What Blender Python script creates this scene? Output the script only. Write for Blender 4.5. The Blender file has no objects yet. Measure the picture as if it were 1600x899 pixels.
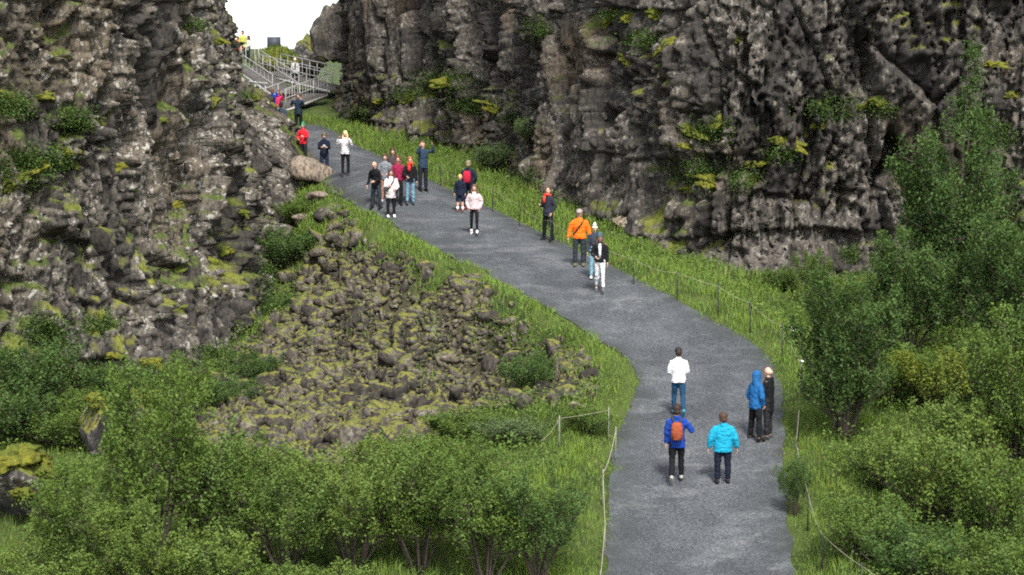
import bpy, bmesh, math, random
import numpy as np
from mathutils import Vector, Matrix
from mathutils.bvhtree import BVHTree

SC = bpy.context.scene
COL = SC.collection
R = math.radians

# ------------------------------------------------------------------ camera, sky, sun, exposure
F_PX = 3608.0                        # focal length in pixels of a 1600 px wide frame (a telephoto)
V_HOR = 75.0                         # row of the horizon
CAM_Z = 11.0
PITCH = math.atan((449.5 - V_HOR) / F_PX)
cam_d = bpy.data.cameras.new('camera')
cam_d.sensor_width = 36.0
cam_d.lens = 36.0 * F_PX / 1600.0
cam_d.clip_start = 0.5
cam_d.clip_end = 20000
cam = bpy.data.objects.new('camera', cam_d)
COL.objects.link(cam)
cam.location = (0, 0, CAM_Z)
cam.rotation_euler = (math.pi / 2 - PITCH, 0, 0)
SC.camera = cam

SUN_EL, SUN_AZ = R(52), R(168)       # azimuth clockwise from +Y: behind the camera
world = bpy.data.worlds.new('World')
SC.world = world
world.use_nodes = True
wn, wl = world.node_tree.nodes, world.node_tree.links
wn.clear()
sky = wn.new('ShaderNodeTexSky')
sky.sky_type = 'NISHITA'
sky.sun_disc = False
sky.sun_elevation = SUN_EL
sky.sun_rotation = SUN_AZ
sky.air_density = 1.0
sky.dust_density = 1.0
hs = wn.new('ShaderNodeHueSaturation')
hs.inputs['Saturation'].default_value = 0.22     # an overcast sky: hardly any blue left
bg = wn.new('ShaderNodeBackground')
bg.inputs['Strength'].default_value = 0.09
wo = wn.new('ShaderNodeOutputWorld')
wl.new(sky.outputs[0], hs.inputs['Color'])
wl.new(hs.outputs[0], bg.inputs['Color'])
wl.new(bg.outputs[0], wo.inputs['Surface'])

sun_d = bpy.data.lights.new('sun', 'SUN')
sun_d.energy = 1.5
sun_d.angle = R(11)
sun_d.color = (1.0, 0.96, 0.9)
sun = bpy.data.objects.new('sun', sun_d)
COL.objects.link(sun)
to_sun = Vector((math.sin(SUN_AZ) * math.cos(SUN_EL), math.cos(SUN_AZ) * math.cos(SUN_EL), math.sin(SUN_EL)))
sun.rotation_euler = to_sun.to_track_quat('Z', 'Y').to_euler()

SC.view_settings.view_transform = 'Standard'
SC.view_settings.look = 'None'
SC.view_settings.gamma = 1.0
SC.view_settings.exposure = 2.15
SC.view_settings.use_curve_mapping = False
SC.render.engine = 'CYCLES'
SC.cycles.use_denoising = False
SC.cycles.adaptive_threshold = 0.02
SC.cycles.max_bounces = 5
SC.cycles.diffuse_bounces = 3
SC.cycles.transmission_bounces = 4
SC.cycles.transparent_max_bounces = 6
SC.cycles.filter_width = 1.9

# ------------------------------------------------------------------ helpers: numbers
CP, SP = math.cos(PITCH), math.sin(PITCH)


def ray(u, v):
    """direction of the view ray through a pixel of the 1600 x 899 frame, scaled so that its y is 1"""
    a, b = (u - 800.0) / F_PX, (449.5 - v) / F_PX
    y = CP + b * SP
    return np.array([a / y, 1.0, (-SP + b * CP) / y])


def at(u, v, d):
    r = ray(u, v) * d
    return np.array([r[0], r[1], CAM_Z + r[2]])


def px_per_m(d):
    return F_PX / d


def _h(ix, iy, iz, seed):
    with np.errstate(over='ignore'):
        n = (ix.astype(np.int64) * 374761393 + iy.astype(np.int64) * 668265263 + iz.astype(np.int64) * 2147483647 + seed * 974634777) & 0xFFFFFFFF
        n = ((n ^ (n >> 13)) * 1274126177) & 0xFFFFFFFF
        n = ((n ^ (n >> 16)) * 2246822519) & 0xFFFFFFFF
        n = n ^ (n >> 15)
    return (n & 0xFFFFFF) / float(0xFFFFFF)


def vnoise(x, y, z=None, seed=0):
    """smooth value noise, -1..1"""
    if z is None:
        z = np.zeros_like(x)
    fx, fy, fz = np.floor(x), np.floor(y), np.floor(z)
    tx, ty, tz = x - fx, y - fy, z - fz
    tx, ty, tz = [t * t * t * (t * (t * 6 - 15) + 10) for t in (tx, ty, tz)]
    fx, fy, fz = fx.astype(np.int64), fy.astype(np.int64), fz.astype(np.int64)
    out = 0
    for i in (0, 1):
        for j in (0, 1):
            for k in (0, 1):
                w = (tx if i else 1 - tx) * (ty if j else 1 - ty) * (tz if k else 1 - tz)
                out = out + w * _h(fx + i, fy + j, fz + k, seed)
    return out * 2 - 1


def fbm(x, y, z=None, octs=4, seed=0, gain=0.5):
    out, a, f, n = 0, 1.0, 1.0, 0.0
    for o in range(octs):
        out = out + a * vnoise(x * f, y * f, None if z is None else z * f, seed + o * 17)
        n += a
        a *= gain
        f *= 2.03
    return out / n


def worley(x, y, seed=0, jit=0.85, pw=2):
    """2D cells: F1, F2, offset to the cell point (dx, dy), four random numbers of the cell"""
    fx, fy = np.floor(x), np.floor(y)
    f1 = np.full(x.shape, 9.0)
    f2 = np.full(x.shape, 9.0)
    bx = np.zeros_like(x)
    by = np.zeros_like(x)
    cx = np.zeros_like(x)
    cy = np.zeros_like(x)
    z0 = np.zeros(x.shape, np.int64)
    for i in (-1, 0, 1):
        for j in (-1, 0, 1):
            ix, iy = fx + i, fy + j
            px = ix + 0.5 + jit * (_h(ix, iy, z0, seed) - 0.5)
            py = iy + 0.5 + jit * (_h(ix, iy, z0, seed + 5) - 0.5)
            dx, dy = x - px, y - py
            d = np.sqrt(dx * dx + dy * dy) if pw == 2 else (np.abs(dx) ** pw + np.abs(dy) ** pw) ** (1.0 / pw)
            near = d < f1
            f2 = np.where(near, f1, np.minimum(f2, d))
            f1 = np.where(near, d, f1)
            bx, by = np.where(near, dx, bx), np.where(near, dy, by)
            cx, cy = np.where(near, ix, cx), np.where(near, iy, cy)
    rn = [_h(cx, cy, z0, seed + 11 + 7 * k) for k in range(4)]
    return f1, f2, bx, by, rn


def smooth(a, b, x):
    t = np.clip((x - a) / (b - a), 0, 1)
    return t * t * (3 - 2 * t)


def in_poly(x, y, poly):
    inside = np.zeros(np.shape(x), bool)
    n = len(poly)
    for i in range(n):
        x1, y1 = poly[i][:2]
        x2, y2 = poly[(i + 1) % n][:2]
        c = ((y1 > y) != (y2 > y)) & (x < (x2 - x1) * (y - y1) / (y2 - y1 + 1e-12) + x1)
        inside ^= c
    return inside


def dist_line(x, y, pts):
    d = np.full(np.shape(x), 1e9)
    for i in range(len(pts) - 1):
        ax, ay = pts[i][:2]
        bx, by = pts[i + 1][:2]
        vx, vy = bx - ax, by - ay
        t = np.clip(((x - ax) * vx + (y - ay) * vy) / (vx * vx + vy * vy + 1e-12), 0, 1)
        d = np.minimum(d, np.hypot(x - ax - t * vx, y - ay - t * vy))
    return d


# ------------------------------------------------------------------ helpers: meshes and objects
def np_mesh(name, verts, faces=None, tris=None, quads=None, mats=(), smooth_shade=True, attrs=None):
    """mesh from numpy arrays; tris (n,3) and quads (m,4)"""
    me = bpy.data.meshes.new(name)
    verts = np.asarray(verts, np.float32)
    me.vertices.add(len(verts))
    me.vertices.foreach_set('co', verts.ravel())
    loops, starts, c = [], [], 0
    for arr, k in ((tris, 3), (quads, 4)):
        if arr is not None and len(arr):
            arr = np.asarray(arr, np.int32)
            loops.append(arr.ravel())
            starts.append(c + np.arange(len(arr), dtype=np.int32) * k)
            c += arr.size
    loops = np.concatenate(loops)
    starts = np.concatenate(starts)
    me.loops.add(len(loops))
    me.loops.foreach_set('vertex_index', loops)
    me.polygons.add(len(starts))
    me.polygons.foreach_set('loop_start', starts)
    if smooth_shade:
        me.polygons.foreach_set('use_smooth', np.ones(len(starts), bool))
    for m in mats:
        me.materials.append(m)
    for an, (dom, typ, arr) in (attrs or {}).items():
        a = me.attributes.new(an, typ, dom)
        a.data.foreach_set('value' if typ == 'FLOAT' else 'color', np.asarray(arr, np.float32).ravel())
    me.update(calc_edges=True)
    me.validate()
    return me


def link(name, data, parent=None, label=None, cat=None, group=None, kind=None, loc=None, rot=None, scale=None):
    o = bpy.data.objects.new(name, data)
    COL.objects.link(o)
    if parent is not None:
        o.parent = parent
    if label:
        o['label'] = label
    if cat:
        o['category'] = cat
    if group:
        o['group'] = group
    if kind:
        o['kind'] = kind
    if loc is not None:
        o.location = [float(c) for c in loc]
    if rot is not None:
        o.rotation_euler = rot
    if scale is not None:
        o.scale = scale if hasattr(scale, '__len__') else (scale,) * 3
    return o


class MB:
    """collects tubes, boxes and ellipsoids into one mesh"""

    def __init__(self):
        self.v, self.q, self.t, self.n = [], [], [], 0

    def add(self, v, q=None, t=None):
        v = np.asarray(v, float).reshape(-1, 3)
        if q is not None and len(q):
            self.q.append(np.asarray(q, int) + self.n)
        if t is not None and len(t):
            self.t.append(np.asarray(t, int) + self.n)
        self.v.append(v)
        self.n += len(v)
        return self

    def rings(self, rings, cap=True):
        rings = [np.asarray(r, float) for r in rings]
        k = len(rings[0])
        v = np.concatenate(rings)
        q = []
        for i in range(len(rings) - 1):
            for j in range(k):
                q.append((i * k + j, i * k + (j + 1) % k, (i + 1) * k + (j + 1) % k, (i + 1) * k + j))
        t = []
        if cap:
            c0, c1 = len(v), len(v) + 1
            v = np.vstack([v, rings[0].mean(0), rings[-1].mean(0)])
            b = (len(rings) - 1) * k
            for j in range(k):
                t.append((c0, (j + 1) % k, j))
                t.append((c1, b + j, b + (j + 1) % k))
        return self.add(v, q, t)

    def tube(self, pts, rad, k=6, flat=None, round_ends=False):
        """tube through pts; rad a number, a list, or a list of (rx, ry)"""
        pts = [np.asarray(p, float) for p in pts]
        n = len(pts)
        if not hasattr(rad, '__len__'):
            rad = [rad] * n
        if round_ends:
            r0 = np.mean(rad[0])
            r1 = np.mean(rad[-1])
            d0 = pts[0] - pts[1]
            d0 /= np.linalg.norm(d0) + 1e-9
            d1 = pts[-1] - pts[-2]
            d1 /= np.linalg.norm(d1) + 1e-9
            s = lambda r, f: (r[0] * f, r[1] * f) if hasattr(r, '__len__') else r * f
            pts = [pts[0] + d0 * r0 * 0.9, pts[0] + d0 * r0 * 0.6] + pts + [pts[-1] + d1 * r1 * 0.6, pts[-1] + d1 * r1 * 0.9]
            rad = [s(rad[0], .4), s(rad[0], .78)] + list(rad) + [s(rad[-1], .78), s(rad[-1], .4)]
            n = len(pts)
        ref = np.array([0, 0, 1.0]) if flat is None else np.asarray(flat, float)
        rings = []
        pa = None
        for i in range(n):
            t = pts[min(i + 1, n - 1)] - pts[max(i - 1, 0)]
            t = t / (np.linalg.norm(t) + 1e-9)
            if pa is None:
                r_ = ref if abs(t @ ref) < 0.95 else np.array([0, 1.0, 0])
                a = np.cross(r_, t)
            else:
                a = pa - t * (pa @ t)
            a = a / (np.linalg.norm(a) + 1e-9)
            pa = a
            b = np.cross(t, a)
            rx, ry = rad[i] if hasattr(rad[i], '__len__') else (rad[i], rad[i])
            th = np.arange(k) * 2 * math.pi / k
            rings.append(pts[i] + np.outer(np.cos(th) * rx, a) + np.outer(np.sin(th) * ry, b))
        return self.rings(rings)

    def box(self, lo, hi):
        (x0, y0, z0), (x1, y1, z1) = lo, hi
        v = [(x0, y0, z0), (x1, y0, z0), (x1, y1, z0), (x0, y1, z0), (x0, y0, z1), (x1, y0, z1), (x1, y1, z1), (x0, y1, z1)]
        return self.add(v, [(0, 3, 2, 1), (4, 5, 6, 7), (0, 1, 5, 4), (1, 2, 6, 5), (2, 3, 7, 6), (3, 0, 4, 7)])

    def ell(self, c, r, k=12, m=8, z0=-1.0, z1=1.0, rot=None):
        """ellipsoid between the relative heights z0 and z1"""
        rings = []
        a0, a1 = math.asin(max(-.995, z0)), math.asin(min(.995, z1))
        for i in range(m + 1):
            a = a0 + (a1 - a0) * i / m
            th = np.arange(k) * 2 * math.pi / k
            p = np.stack([np.cos(th) * math.cos(a) * r[0], np.sin(th) * math.cos(a) * r[1], np.full(k, math.sin(a) * r[2])], 1)
            if rot is not None:
                p = p @ np.array(rot).T
            rings.append(p + np.asarray(c, float))
        return self.rings(rings)

    def mesh(self, name, mats=(), smooth_shade=True):
        q = np.concatenate(self.q) if self.q else None
        t = np.concatenate(self.t) if self.t else None
        return np_mesh(name, np.concatenate(self.v), tris=t, quads=q, mats=mats, smooth_shade=smooth_shade)

    def build(self, name, mat, parent=None, smooth_shade=True, **kw):
        return link(name, self.mesh(name, (mat,), smooth_shade), parent, **kw)


def copy_tree(o, parent=None):
    c = o.copy()
    COL.objects.link(c)
    c.parent = parent
    for ch in o.children:
        copy_tree(ch, c)
    return c


# ------------------------------------------------------------------ helpers: materials
class NT:
    def __init__(self, name):
        self.m = bpy.data.materials.new(name)
        self.m.use_nodes = True
        self.t = self.m.node_tree
        self.t.nodes.clear()
        self.out = self.n('ShaderNodeOutputMaterial')

    def n(self, typ, **kw):
        nd = self.t.nodes.new(typ)
        for k, v in kw.items():
            setattr(nd, k, v)
        return nd

    def put(self, sock, val):
        if isinstance(val, bpy.types.NodeSocket):
            self.t.links.new(val, sock)
        elif hasattr(val, '__len__') and len(val) == 3 and sock.type == 'RGBA':
            sock.default_value = (*val, 1)
        else:
            sock.default_value = val

    def noise(self, vec, scale, detail=4, rough=0.55, dist=0.0):
        nd = self.n('ShaderNodeTexNoise')
        self.put(nd.inputs['Vector'], vec)
        for k, v in (('Scale', scale), ('Detail', detail), ('Roughness', rough), ('Distortion', dist)):
            self.put(nd.inputs[k], v)
        return nd.outputs['Fac']

    def vor(self, vec, scale, feature='F1', out='Distance'):
        nd = self.n('ShaderNodeTexVoronoi', feature=feature)
        self.put(nd.inputs['Vector'], vec)
        self.put(nd.inputs['Scale'], scale)
        return nd.outputs[out]

    def ramp(self, fac, a, b):
        nd = self.n('ShaderNodeMapRange', interpolation_type='SMOOTHSTEP')
        self.put(nd.inputs['Value'], fac)
        nd.inputs['From Min'].default_value = a
        nd.inputs['From Max'].default_value = b
        return nd.outputs[0]

    def math(self, op, a, b=0.0):
        nd = self.n('ShaderNodeMath', operation=op)
        self.put(nd.inputs[0], a)
        self.put(nd.inputs[1], b)
        return nd.outputs[0]

    def mix(self, fac, a, b, blend='MIX'):
        nd = self.n('ShaderNodeMix', data_type='RGBA', blend_type=blend)
        self.put(nd.inputs[0], fac)
        self.put(nd.inputs[6], a)
        self.put(nd.inputs[7], b)
        return nd.outputs[2]

    def scale(self, vec, s):
        nd = self.n('ShaderNodeMapping')
        self.put(nd.inputs['Vector'], vec)
        nd.inputs['Scale'].default_value = s
        return nd.outputs[0]

    def bump(self, h, strength, dist):
        nd = self.n('ShaderNodeBump')
        nd.inputs['Strength'].default_value = strength
        nd.inputs['Distance'].default_value = dist
        self.put(nd.inputs['Height'], h)
        return nd.outputs[0]

    def bsdf(self, col, rough=0.9, normal=None, spec=0.25, metal=0.0):
        nd = self.n('ShaderNodeBsdfPrincipled')
        self.put(nd.inputs['Base Color'], col)
        self.put(nd.inputs['Roughness'], rough)
        nd.inputs['Specular IOR Level'].default_value = spec
        nd.inputs['Metallic'].default_value = metal
        if normal is not None:
            self.put(nd.inputs['Normal'], normal)
        return nd.outputs[0]

    def done(self, shader):
        self.t.links.new(shader, self.out.inputs['Surface'])
        return self.m


def geo(nt):
    return nt.n('ShaderNodeNewGeometry')


def rock_mat(name, dark, light, brown, moss=0.5, lichen=0.5, moss_col=(0.105, 0.115, 0.018), green_col=(0.035, 0.062, 0.015), moss_z=0.45, baked=False, streak=1.0):
    """weathered basalt. The big stains come from the mesh ('tone', 'rust', 'moss' per vertex) on the cliffs, from noise on loose stones"""
    nt = NT(name)
    g = geo(nt)
    P = g.outputs['Position']
    att = lambda n: nt.n('ShaderNodeAttribute', attribute_name=n).outputs['Fac']
    fine = nt.noise(nt.scale(P, (1, 1, 0.5)) if streak else P, 9.0, 4, 0.66)
    if baked:
        tone, rust, up, ma = att('tone'), att('rust'), att('moss'), None
    else:
        big = nt.noise(P, 0.9, 2, 0.5)
        tone = rust = big
    col = nt.mix(nt.ramp(tone, 0.3, 0.7), dark, light)
    col = nt.mix(nt.math('MULTIPLY', nt.ramp(rust, 0.5, 0.72), 0.75), col, brown)
    col = nt.mix(nt.ramp(fine, 0.38, 0.58), nt.mix(0.7, col, (0.014, 0.014, 0.016)), col)
    li = nt.ramp(nt.noise(P, 5.5, 4, 0.66), 0.55, 0.62)
    col = nt.mix(nt.math('MULTIPLY', li, nt.math('MULTIPLY', nt.ramp(tone, 0.38, 0.62), lichen)), col, (0.30, 0.282, 0.25))
    if not baked:
        sx = nt.n('ShaderNodeSeparateXYZ')
        nt.put(sx.inputs[0], g.outputs['Normal'])
        up = nt.math('ADD', sx.outputs['Z'], nt.math('MULTIPLY', nt.math('SUBTRACT', fine, 0.5), 1.3))
        up = nt.math('MULTIPLY', nt.ramp(up, moss_z, moss_z + 0.2), nt.ramp(big, 0.60 - 0.28 * moss, 0.70 - 0.28 * moss))
    mcol = nt.mix(nt.ramp(rust, 0.40, 0.56), moss_col, green_col)
    mcol = nt.mix(nt.ramp(fine, 0.35, 0.65), nt.mix(0.4, mcol, (0.03, 0.035, 0.01)), nt.mix(0.3, mcol, (0.2, 0.19, 0.05)))
    col = nt.mix(up, col, mcol)
    return nt.done(nt.bsdf(col, 0.93, nt.bump(fine, 0.8, 0.055), 0.12))


def plain(name, col, rough=0.8, var=0.12, scale=25.0, bump=0.0, metal=0.0, spec=0.3):
    nt = NT(name)
    tc = nt.n('ShaderNodeTexCoord').outputs['Object']
    n = nt.noise(tc, scale, 4, 0.6)
    c = nt.mix(nt.ramp(n, 0.3, 0.7), tuple(x * (1 - var) for x in col), tuple(min(1, x * (1 + var)) for x in col))
    nrm = nt.bump(nt.noise(tc, scale * 0.5, 3, 0.6), bump, 0.02) if bump else None
    return nt.done(nt.bsdf(c, rough, nrm, spec, metal))


def leaf_mat(name, trans=0.35, straw=False):
    """leaves and blades: colour from the object's colour, varied from leaf to leaf"""
    nt = NT(name)
    oi = nt.n('ShaderNodeObjectInfo')
    at_ = nt.n('ShaderNodeAttribute', attribute_name='tint')
    v = at_.outputs['Fac']
    g = geo(nt)
    base = oi.outputs['Color']
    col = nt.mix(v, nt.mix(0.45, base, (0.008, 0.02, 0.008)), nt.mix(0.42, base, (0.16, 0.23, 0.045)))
    if straw:
        col = nt.mix(nt.ramp(v, 0.93, 0.99), col, (0.24, 0.20, 0.07))
    cl = nt.noise(g.outputs['Position'], 1.1, 3, 0.6)
    col = nt.mix(nt.ramp(cl, 0.35, 0.7), col, nt.mix(0.5, col, (0.12, 0.19, 0.06)))
    p = nt.bsdf(col, 0.7, None, 0.08)
    tr = nt.n('ShaderNodeBsdfTranslucent')
    nt.put(tr.inputs['Color'], nt.mix(0.5, col, (0.16, 0.22, 0.03)))
    ms = nt.n('ShaderNodeMixShader')
    ms.inputs[0].default_value = trans
    nt.t.links.new(p, ms.inputs[1])
    nt.t.links.new(tr.outputs[0], ms.inputs[2])
    return nt.done(ms.outputs[0])

# ------------------------------------------------------------------ the lie of the land
D_TAB = [(190, 120), (205, 113), (240, 100), (277, 90), (302, 85), (340, 79), (369, 75), (418, 69.5), (460, 66), (540, 62), (640, 57), (758, 52), (899, 47.5), (980, 45), (1100, 42)]


def D(v):
    return float(np.interp(v, [a for a, b in D_TAB], [b for a, b in D_TAB]))


# stations of the path, far to near: left edge and right edge
STATIONS = [(440, 196, 500, 196), (452, 218, 553, 226), (478, 250, 612, 253), (505, 283, 672, 283), (540, 312, 735, 313), (600, 345, 795, 340),
            (660, 378, 850, 366), (720, 412, 902, 392), (800, 452, 968, 424), (870, 490, 1050, 466), (930, 528, 1130, 512), (985, 566, 1190, 551),
            (998, 600, 1213, 592), (979, 648, 1222, 640), (963, 700, 1223, 695), (957, 760, 1224, 755), (953, 830, 1231, 828), (950, 899, 1238, 899),
            (946, 980, 1245, 980), (940, 1100, 1255, 1100)]
PL = np.array([at(a, b, D(b)) for a, b, c, d in STATIONS])
PR = np.array([at(c, d, D(d)) for a, b, c, d in STATIONS])

def along(arr, t):
    """smooth (Catmull-Rom) point at station t"""
    i = np.clip(np.floor(t).astype(int), 0, len(arr) - 2)
    f = (t - i)[:, None]
    g = lambda k: arr[np.clip(i + k, 0, len(arr) - 1)]
    p0, p1, p2, p3 = g(-1), g(0), g(1), g(2)
    return 0.5 * ((2 * p1) + (-p0 + p2) * f + (2 * p0 - 5 * p1 + 4 * p2 - p3) * f ** 2 + (-p0 + 3 * p1 - 3 * p2 + p3) * f ** 3)


CTRL = [(860, 568, 62), (690, 482, 68.5), (590, 412, 75.5), (545, 360, 80.5), (500, 450, 77), (400, 560, 69), (330, 650, 61.5), (600, 640, 60), (800, 645, 58),
        (900, 655, 56.7), (700, 720, 54), (500, 730, 55), (880, 770, 51), (700, 899, 46.5), (450, 899, 46.5), (200, 899, 46.5), (0, 899, 46.5), (-250, 899, 46.5),
        (0, 760, 51.5), (100, 650, 58), (0, 610, 61), (150, 570, 65), (300, 550, 69), (400, 480, 77), (450, 385, 85), (468, 310, 92), (445, 255, 101), (432, 215, 112),
        (600, 540, 66), (760, 570, 63.5), (480, 640, 61),
        (510, 188, 120), (640, 214, 107), (770, 252, 97), (830, 292, 88), (960, 362, 78.5), (1100, 420, 74), (1240, 436, 74), (1400, 452, 74), (1600, 470, 73), (1800, 480, 72),
        (1400, 700, 54.5), (1600, 700, 54.5), (1300, 600, 59.5), (1500, 600, 60), (1330, 520, 66), (1600, 540, 65), (1330, 800, 50.5), (1600, 800, 50), (1400, 899, 47), (1600, 899, 46.5), (1850, 899, 46),
        (430, 160, 128), (500, 160, 128), (400, 130, 140), (520, 130, 140)]
cp = np.array([at(*c) for c in CTRL])
_t = np.linspace(0, len(STATIONS) - 1, 58)
_l, _r = along(PL, _t), along(PR, _t)
_o = (_l - _r)[:, :2]
_o = np.c_[_o / np.linalg.norm(_o, axis=1)[:, None], np.zeros(len(_o))]
cpts = np.vstack([cp, _l, _r, (_l + _o * 0.9 + (0, 0, 0.04))[14:40:2]])       # the left shoulder of the path is level before the slope falls away


def profile(y):
    return CAM_Z + np.interp(y, [0, 40, 46, 52, 57, 62, 66, 70, 75, 85, 100, 115, 150, 4000], [-12.5, -11.4, -11, -9.9, -9.0, -8.0, -7.2, -6.7, -6.2, -5.4, -4.6, -4.0, -2.6, -2.6])


def _tps(r2):
    return 0.5 * r2 * np.log(r2 + 1e-9)


_X, _Y = cpts[:, 0], cpts[:, 1]
_K = _tps((_X[:, None] - _X) ** 2 + (_Y[:, None] - _Y) ** 2) + np.eye(len(_X)) * 0.03
_A = np.zeros((len(_X) + 3,) * 2)
_Q = np.stack([np.ones_like(_X), _X, _Y], 1)
_A[:len(_X), :len(_X)] = _K
_A[:len(_X), len(_X):] = _Q
_A[len(_X):, :len(_X)] = _Q.T
_W = np.linalg.solve(_A, np.concatenate([cpts[:, 2] - profile(_Y), np.zeros(3)]))


def land(x, y):
    """smooth height of the land"""
    x, y = np.asarray(x, float), np.asarray(y, float)
    xc, yc = np.clip(x, -16, 20), np.clip(y, 42, 135)
    z = _W[-3] + _W[-2] * xc + _W[-1] * yc
    for i in range(len(_X)):
        z = z + _W[i] * _tps((xc - _X[i]) ** 2 + (yc - _Y[i]) ** 2)
    f = np.exp(-np.hypot(x - xc, y - yc) / 12.0)
    return profile(y) + np.clip(z, -3, 3) * f


PATH_POLY = [tuple(p[:2]) for p in PL] + [tuple(p[:2]) for p in PR[::-1]]


def path_dist(x, y):
    """metres from the edge of the path, negative on it"""
    d = np.minimum(dist_line(x, y, PL), dist_line(x, y, PR))
    return np.where(in_poly(x, y, PATH_POLY), -d, d)


TALUS_PX = [(530, 362), (585, 415), (675, 475), (765, 528), (855, 572), (915, 600), (915, 628), (860, 625), (760, 640), (640, 690), (540, 730), (400, 720), (320, 690), (310, 640), (380, 570), (440, 500), (480, 420)]

GX = np.concatenate([[-4000, -1500, -500, -200, -90, -50, -34], np.arange(-28, 28.01, 0.28), [34, 50, 90, 200, 500, 1500, 4000]])
GY = np.concatenate([[-600, -150, -40, 0, 20, 32], np.arange(38, 136, 0.28), [140, 150, 175, 220, 400, 1200, 6000]])
gx, gy = np.meshgrid(GX, GY)
g0 = land(gx, gy)
pd = path_dist(gx, gy)
bvh_flat = BVHTree.FromPolygons([tuple(p) for p in np.stack([gx, gy, g0], -1).reshape(-1, 3)],
                                [(j * len(GX) + i, j * len(GX) + i + 1, (j + 1) * len(GX) + i + 1, (j + 1) * len(GX) + i) for j in range(len(GY) - 1) for i in range(len(GX) - 1)])


def ground_hit(u, v, bvh=None):
    r = ray(u, v)
    h = (bvh or bvh_flat).ray_cast(Vector((0, 0, CAM_Z)), Vector(r).normalized())
    return None if h[0] is None else np.array(h[0])


TALUS = [tuple(ground_hit(u, v)[:2]) for u, v in TALUS_PX]
td = np.where(in_poly(gx, gy, TALUS), -1, 1) * dist_line(gx, gy, TALUS + TALUS[:1])
off = smooth(0.1, 1.2, pd)
near = smooth(60, 30, np.abs(gx)) * smooth(200, 120, gy)
gz = g0 + off * near * (0.22 * fbm(gx * 0.45, gy * 0.45, octs=3, seed=3) + 0.10 * fbm(gx * 1.6, gy * 1.6, octs=3, seed=4))
tal = smooth(0.4, -0.6, td)
f1, f2, bx_, by_, rn_ = worley(gx * 1.1 + 3, gy * 1.1, seed=77)
gz += tal * off * (0.55 * fbm(gx * 0.45, gy * 0.45, octs=4, seed=8) + 0.25 * (rn_[0] - 0.5) - 0.12)
verge = off * np.exp(-((pd - 0.9) / 0.9) ** 2)
gz += 0.18 * verge                                             # the worn path lies a little below its verges
gz = np.where(pd < 0.5, np.minimum(gz, g0 - 0.08 + 0.30 * smooth(-0.45, 0.5, pd)), gz)


def bilinear(grid, x, y):
    i = np.clip(np.searchsorted(GX, x) - 1, 0, len(GX) - 2)
    j = np.clip(np.searchsorted(GY, y) - 1, 0, len(GY) - 2)
    tx = np.clip((x - GX[i]) / (GX[i + 1] - GX[i]), 0, 1)
    ty = np.clip((y - GY[j]) / (GY[j + 1] - GY[j]), 0, 1)
    return (grid[j, i] * (1 - tx) + grid[j, i + 1] * tx) * (1 - ty) + (grid[j + 1, i] * (1 - tx) + grid[j + 1, i + 1] * tx) * ty


def ground_z(x, y):
    return bilinear(gz, np.asarray(x, float), np.asarray(y, float))


# ground material: dark soil and turf
nt = NT('turf_ground')
P = geo(nt).outputs['Position']
c = nt.mix(nt.ramp(nt.noise(P, 0.6, 4, 0.6), 0.38, 0.64), (0.028, 0.045, 0.012), (0.062, 0.085, 0.022))
c = nt.mix(nt.ramp(nt.noise(P, 5, 4, 0.65), 0.5, 0.72), c, (0.075, 0.085, 0.03))
ta = nt.n('ShaderNodeAttribute', attribute_name='talus')
c = nt.mix(ta.outputs['Fac'], c, nt.mix(nt.noise(P, 3, 4, 0.6), (0.03, 0.026, 0.02), (0.075, 0.068, 0.04)))
M_TURF = nt.done(nt.bsdf(c, 0.95, nt.bump(nt.noise(P, 9, 5, 0.7), 0.8, 0.1), 0.1))
nxg, nyg = len(GX), len(GY)
ii = np.arange(nxg * nyg).reshape(nyg, nxg)
quads = np.stack([ii[:-1, :-1], ii[:-1, 1:], ii[1:, 1:], ii[1:, :-1]], -1).reshape(-1, 4)
link('ground', np_mesh('ground', np.stack([gx, gy, gz], -1).reshape(-1, 3), quads=quads, mats=(M_TURF,), attrs={'talus': ('POINT', 'FLOAT', tal)}), kind='structure',
     label='rough grassy ground of the rift valley around the path')

# the gravel path
nt = NT('gravel_path')
P = geo(nt).outputs['Position']
c = nt.mix(nt.ramp(nt.noise(nt.scale(P, (0.8, 0.5, 1)), 0.7, 6, 0.68), 0.36, 0.64), (0.040, 0.045, 0.052), (0.088, 0.096, 0.106))
c = nt.mix(nt.math('MULTIPLY', nt.ramp(nt.noise(nt.scale(P, (0.5, 0.8, 1)), 1.1, 7, 0.74), 0.48, 0.68), 0.7), c, (0.185, 0.19, 0.195))
c = nt.mix(nt.ramp(nt.noise(P, 22, 3, 0.75), 0.38, 0.66), nt.mix(0.62, c, (0.018, 0.022, 0.027)), nt.mix(0.14, c, (0.3, 0.3, 0.3)))
ed = nt.n('ShaderNodeAttribute', attribute_name='edge').outputs['Fac']
c = nt.mix(nt.math('MULTIPLY', ed, nt.ramp(nt.noise(P, 1.2, 4, 0.6), 0.3, 0.62)), c, (0.038, 0.042, 0.04))
M_PATH = nt.done(nt.bsdf(c, 0.92, nt.bump(nt.noise(P, 34, 4, 0.7), 0.7, 0.03), 0.2))
ts = np.linspace(0, len(STATIONS) - 1, 420)


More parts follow.
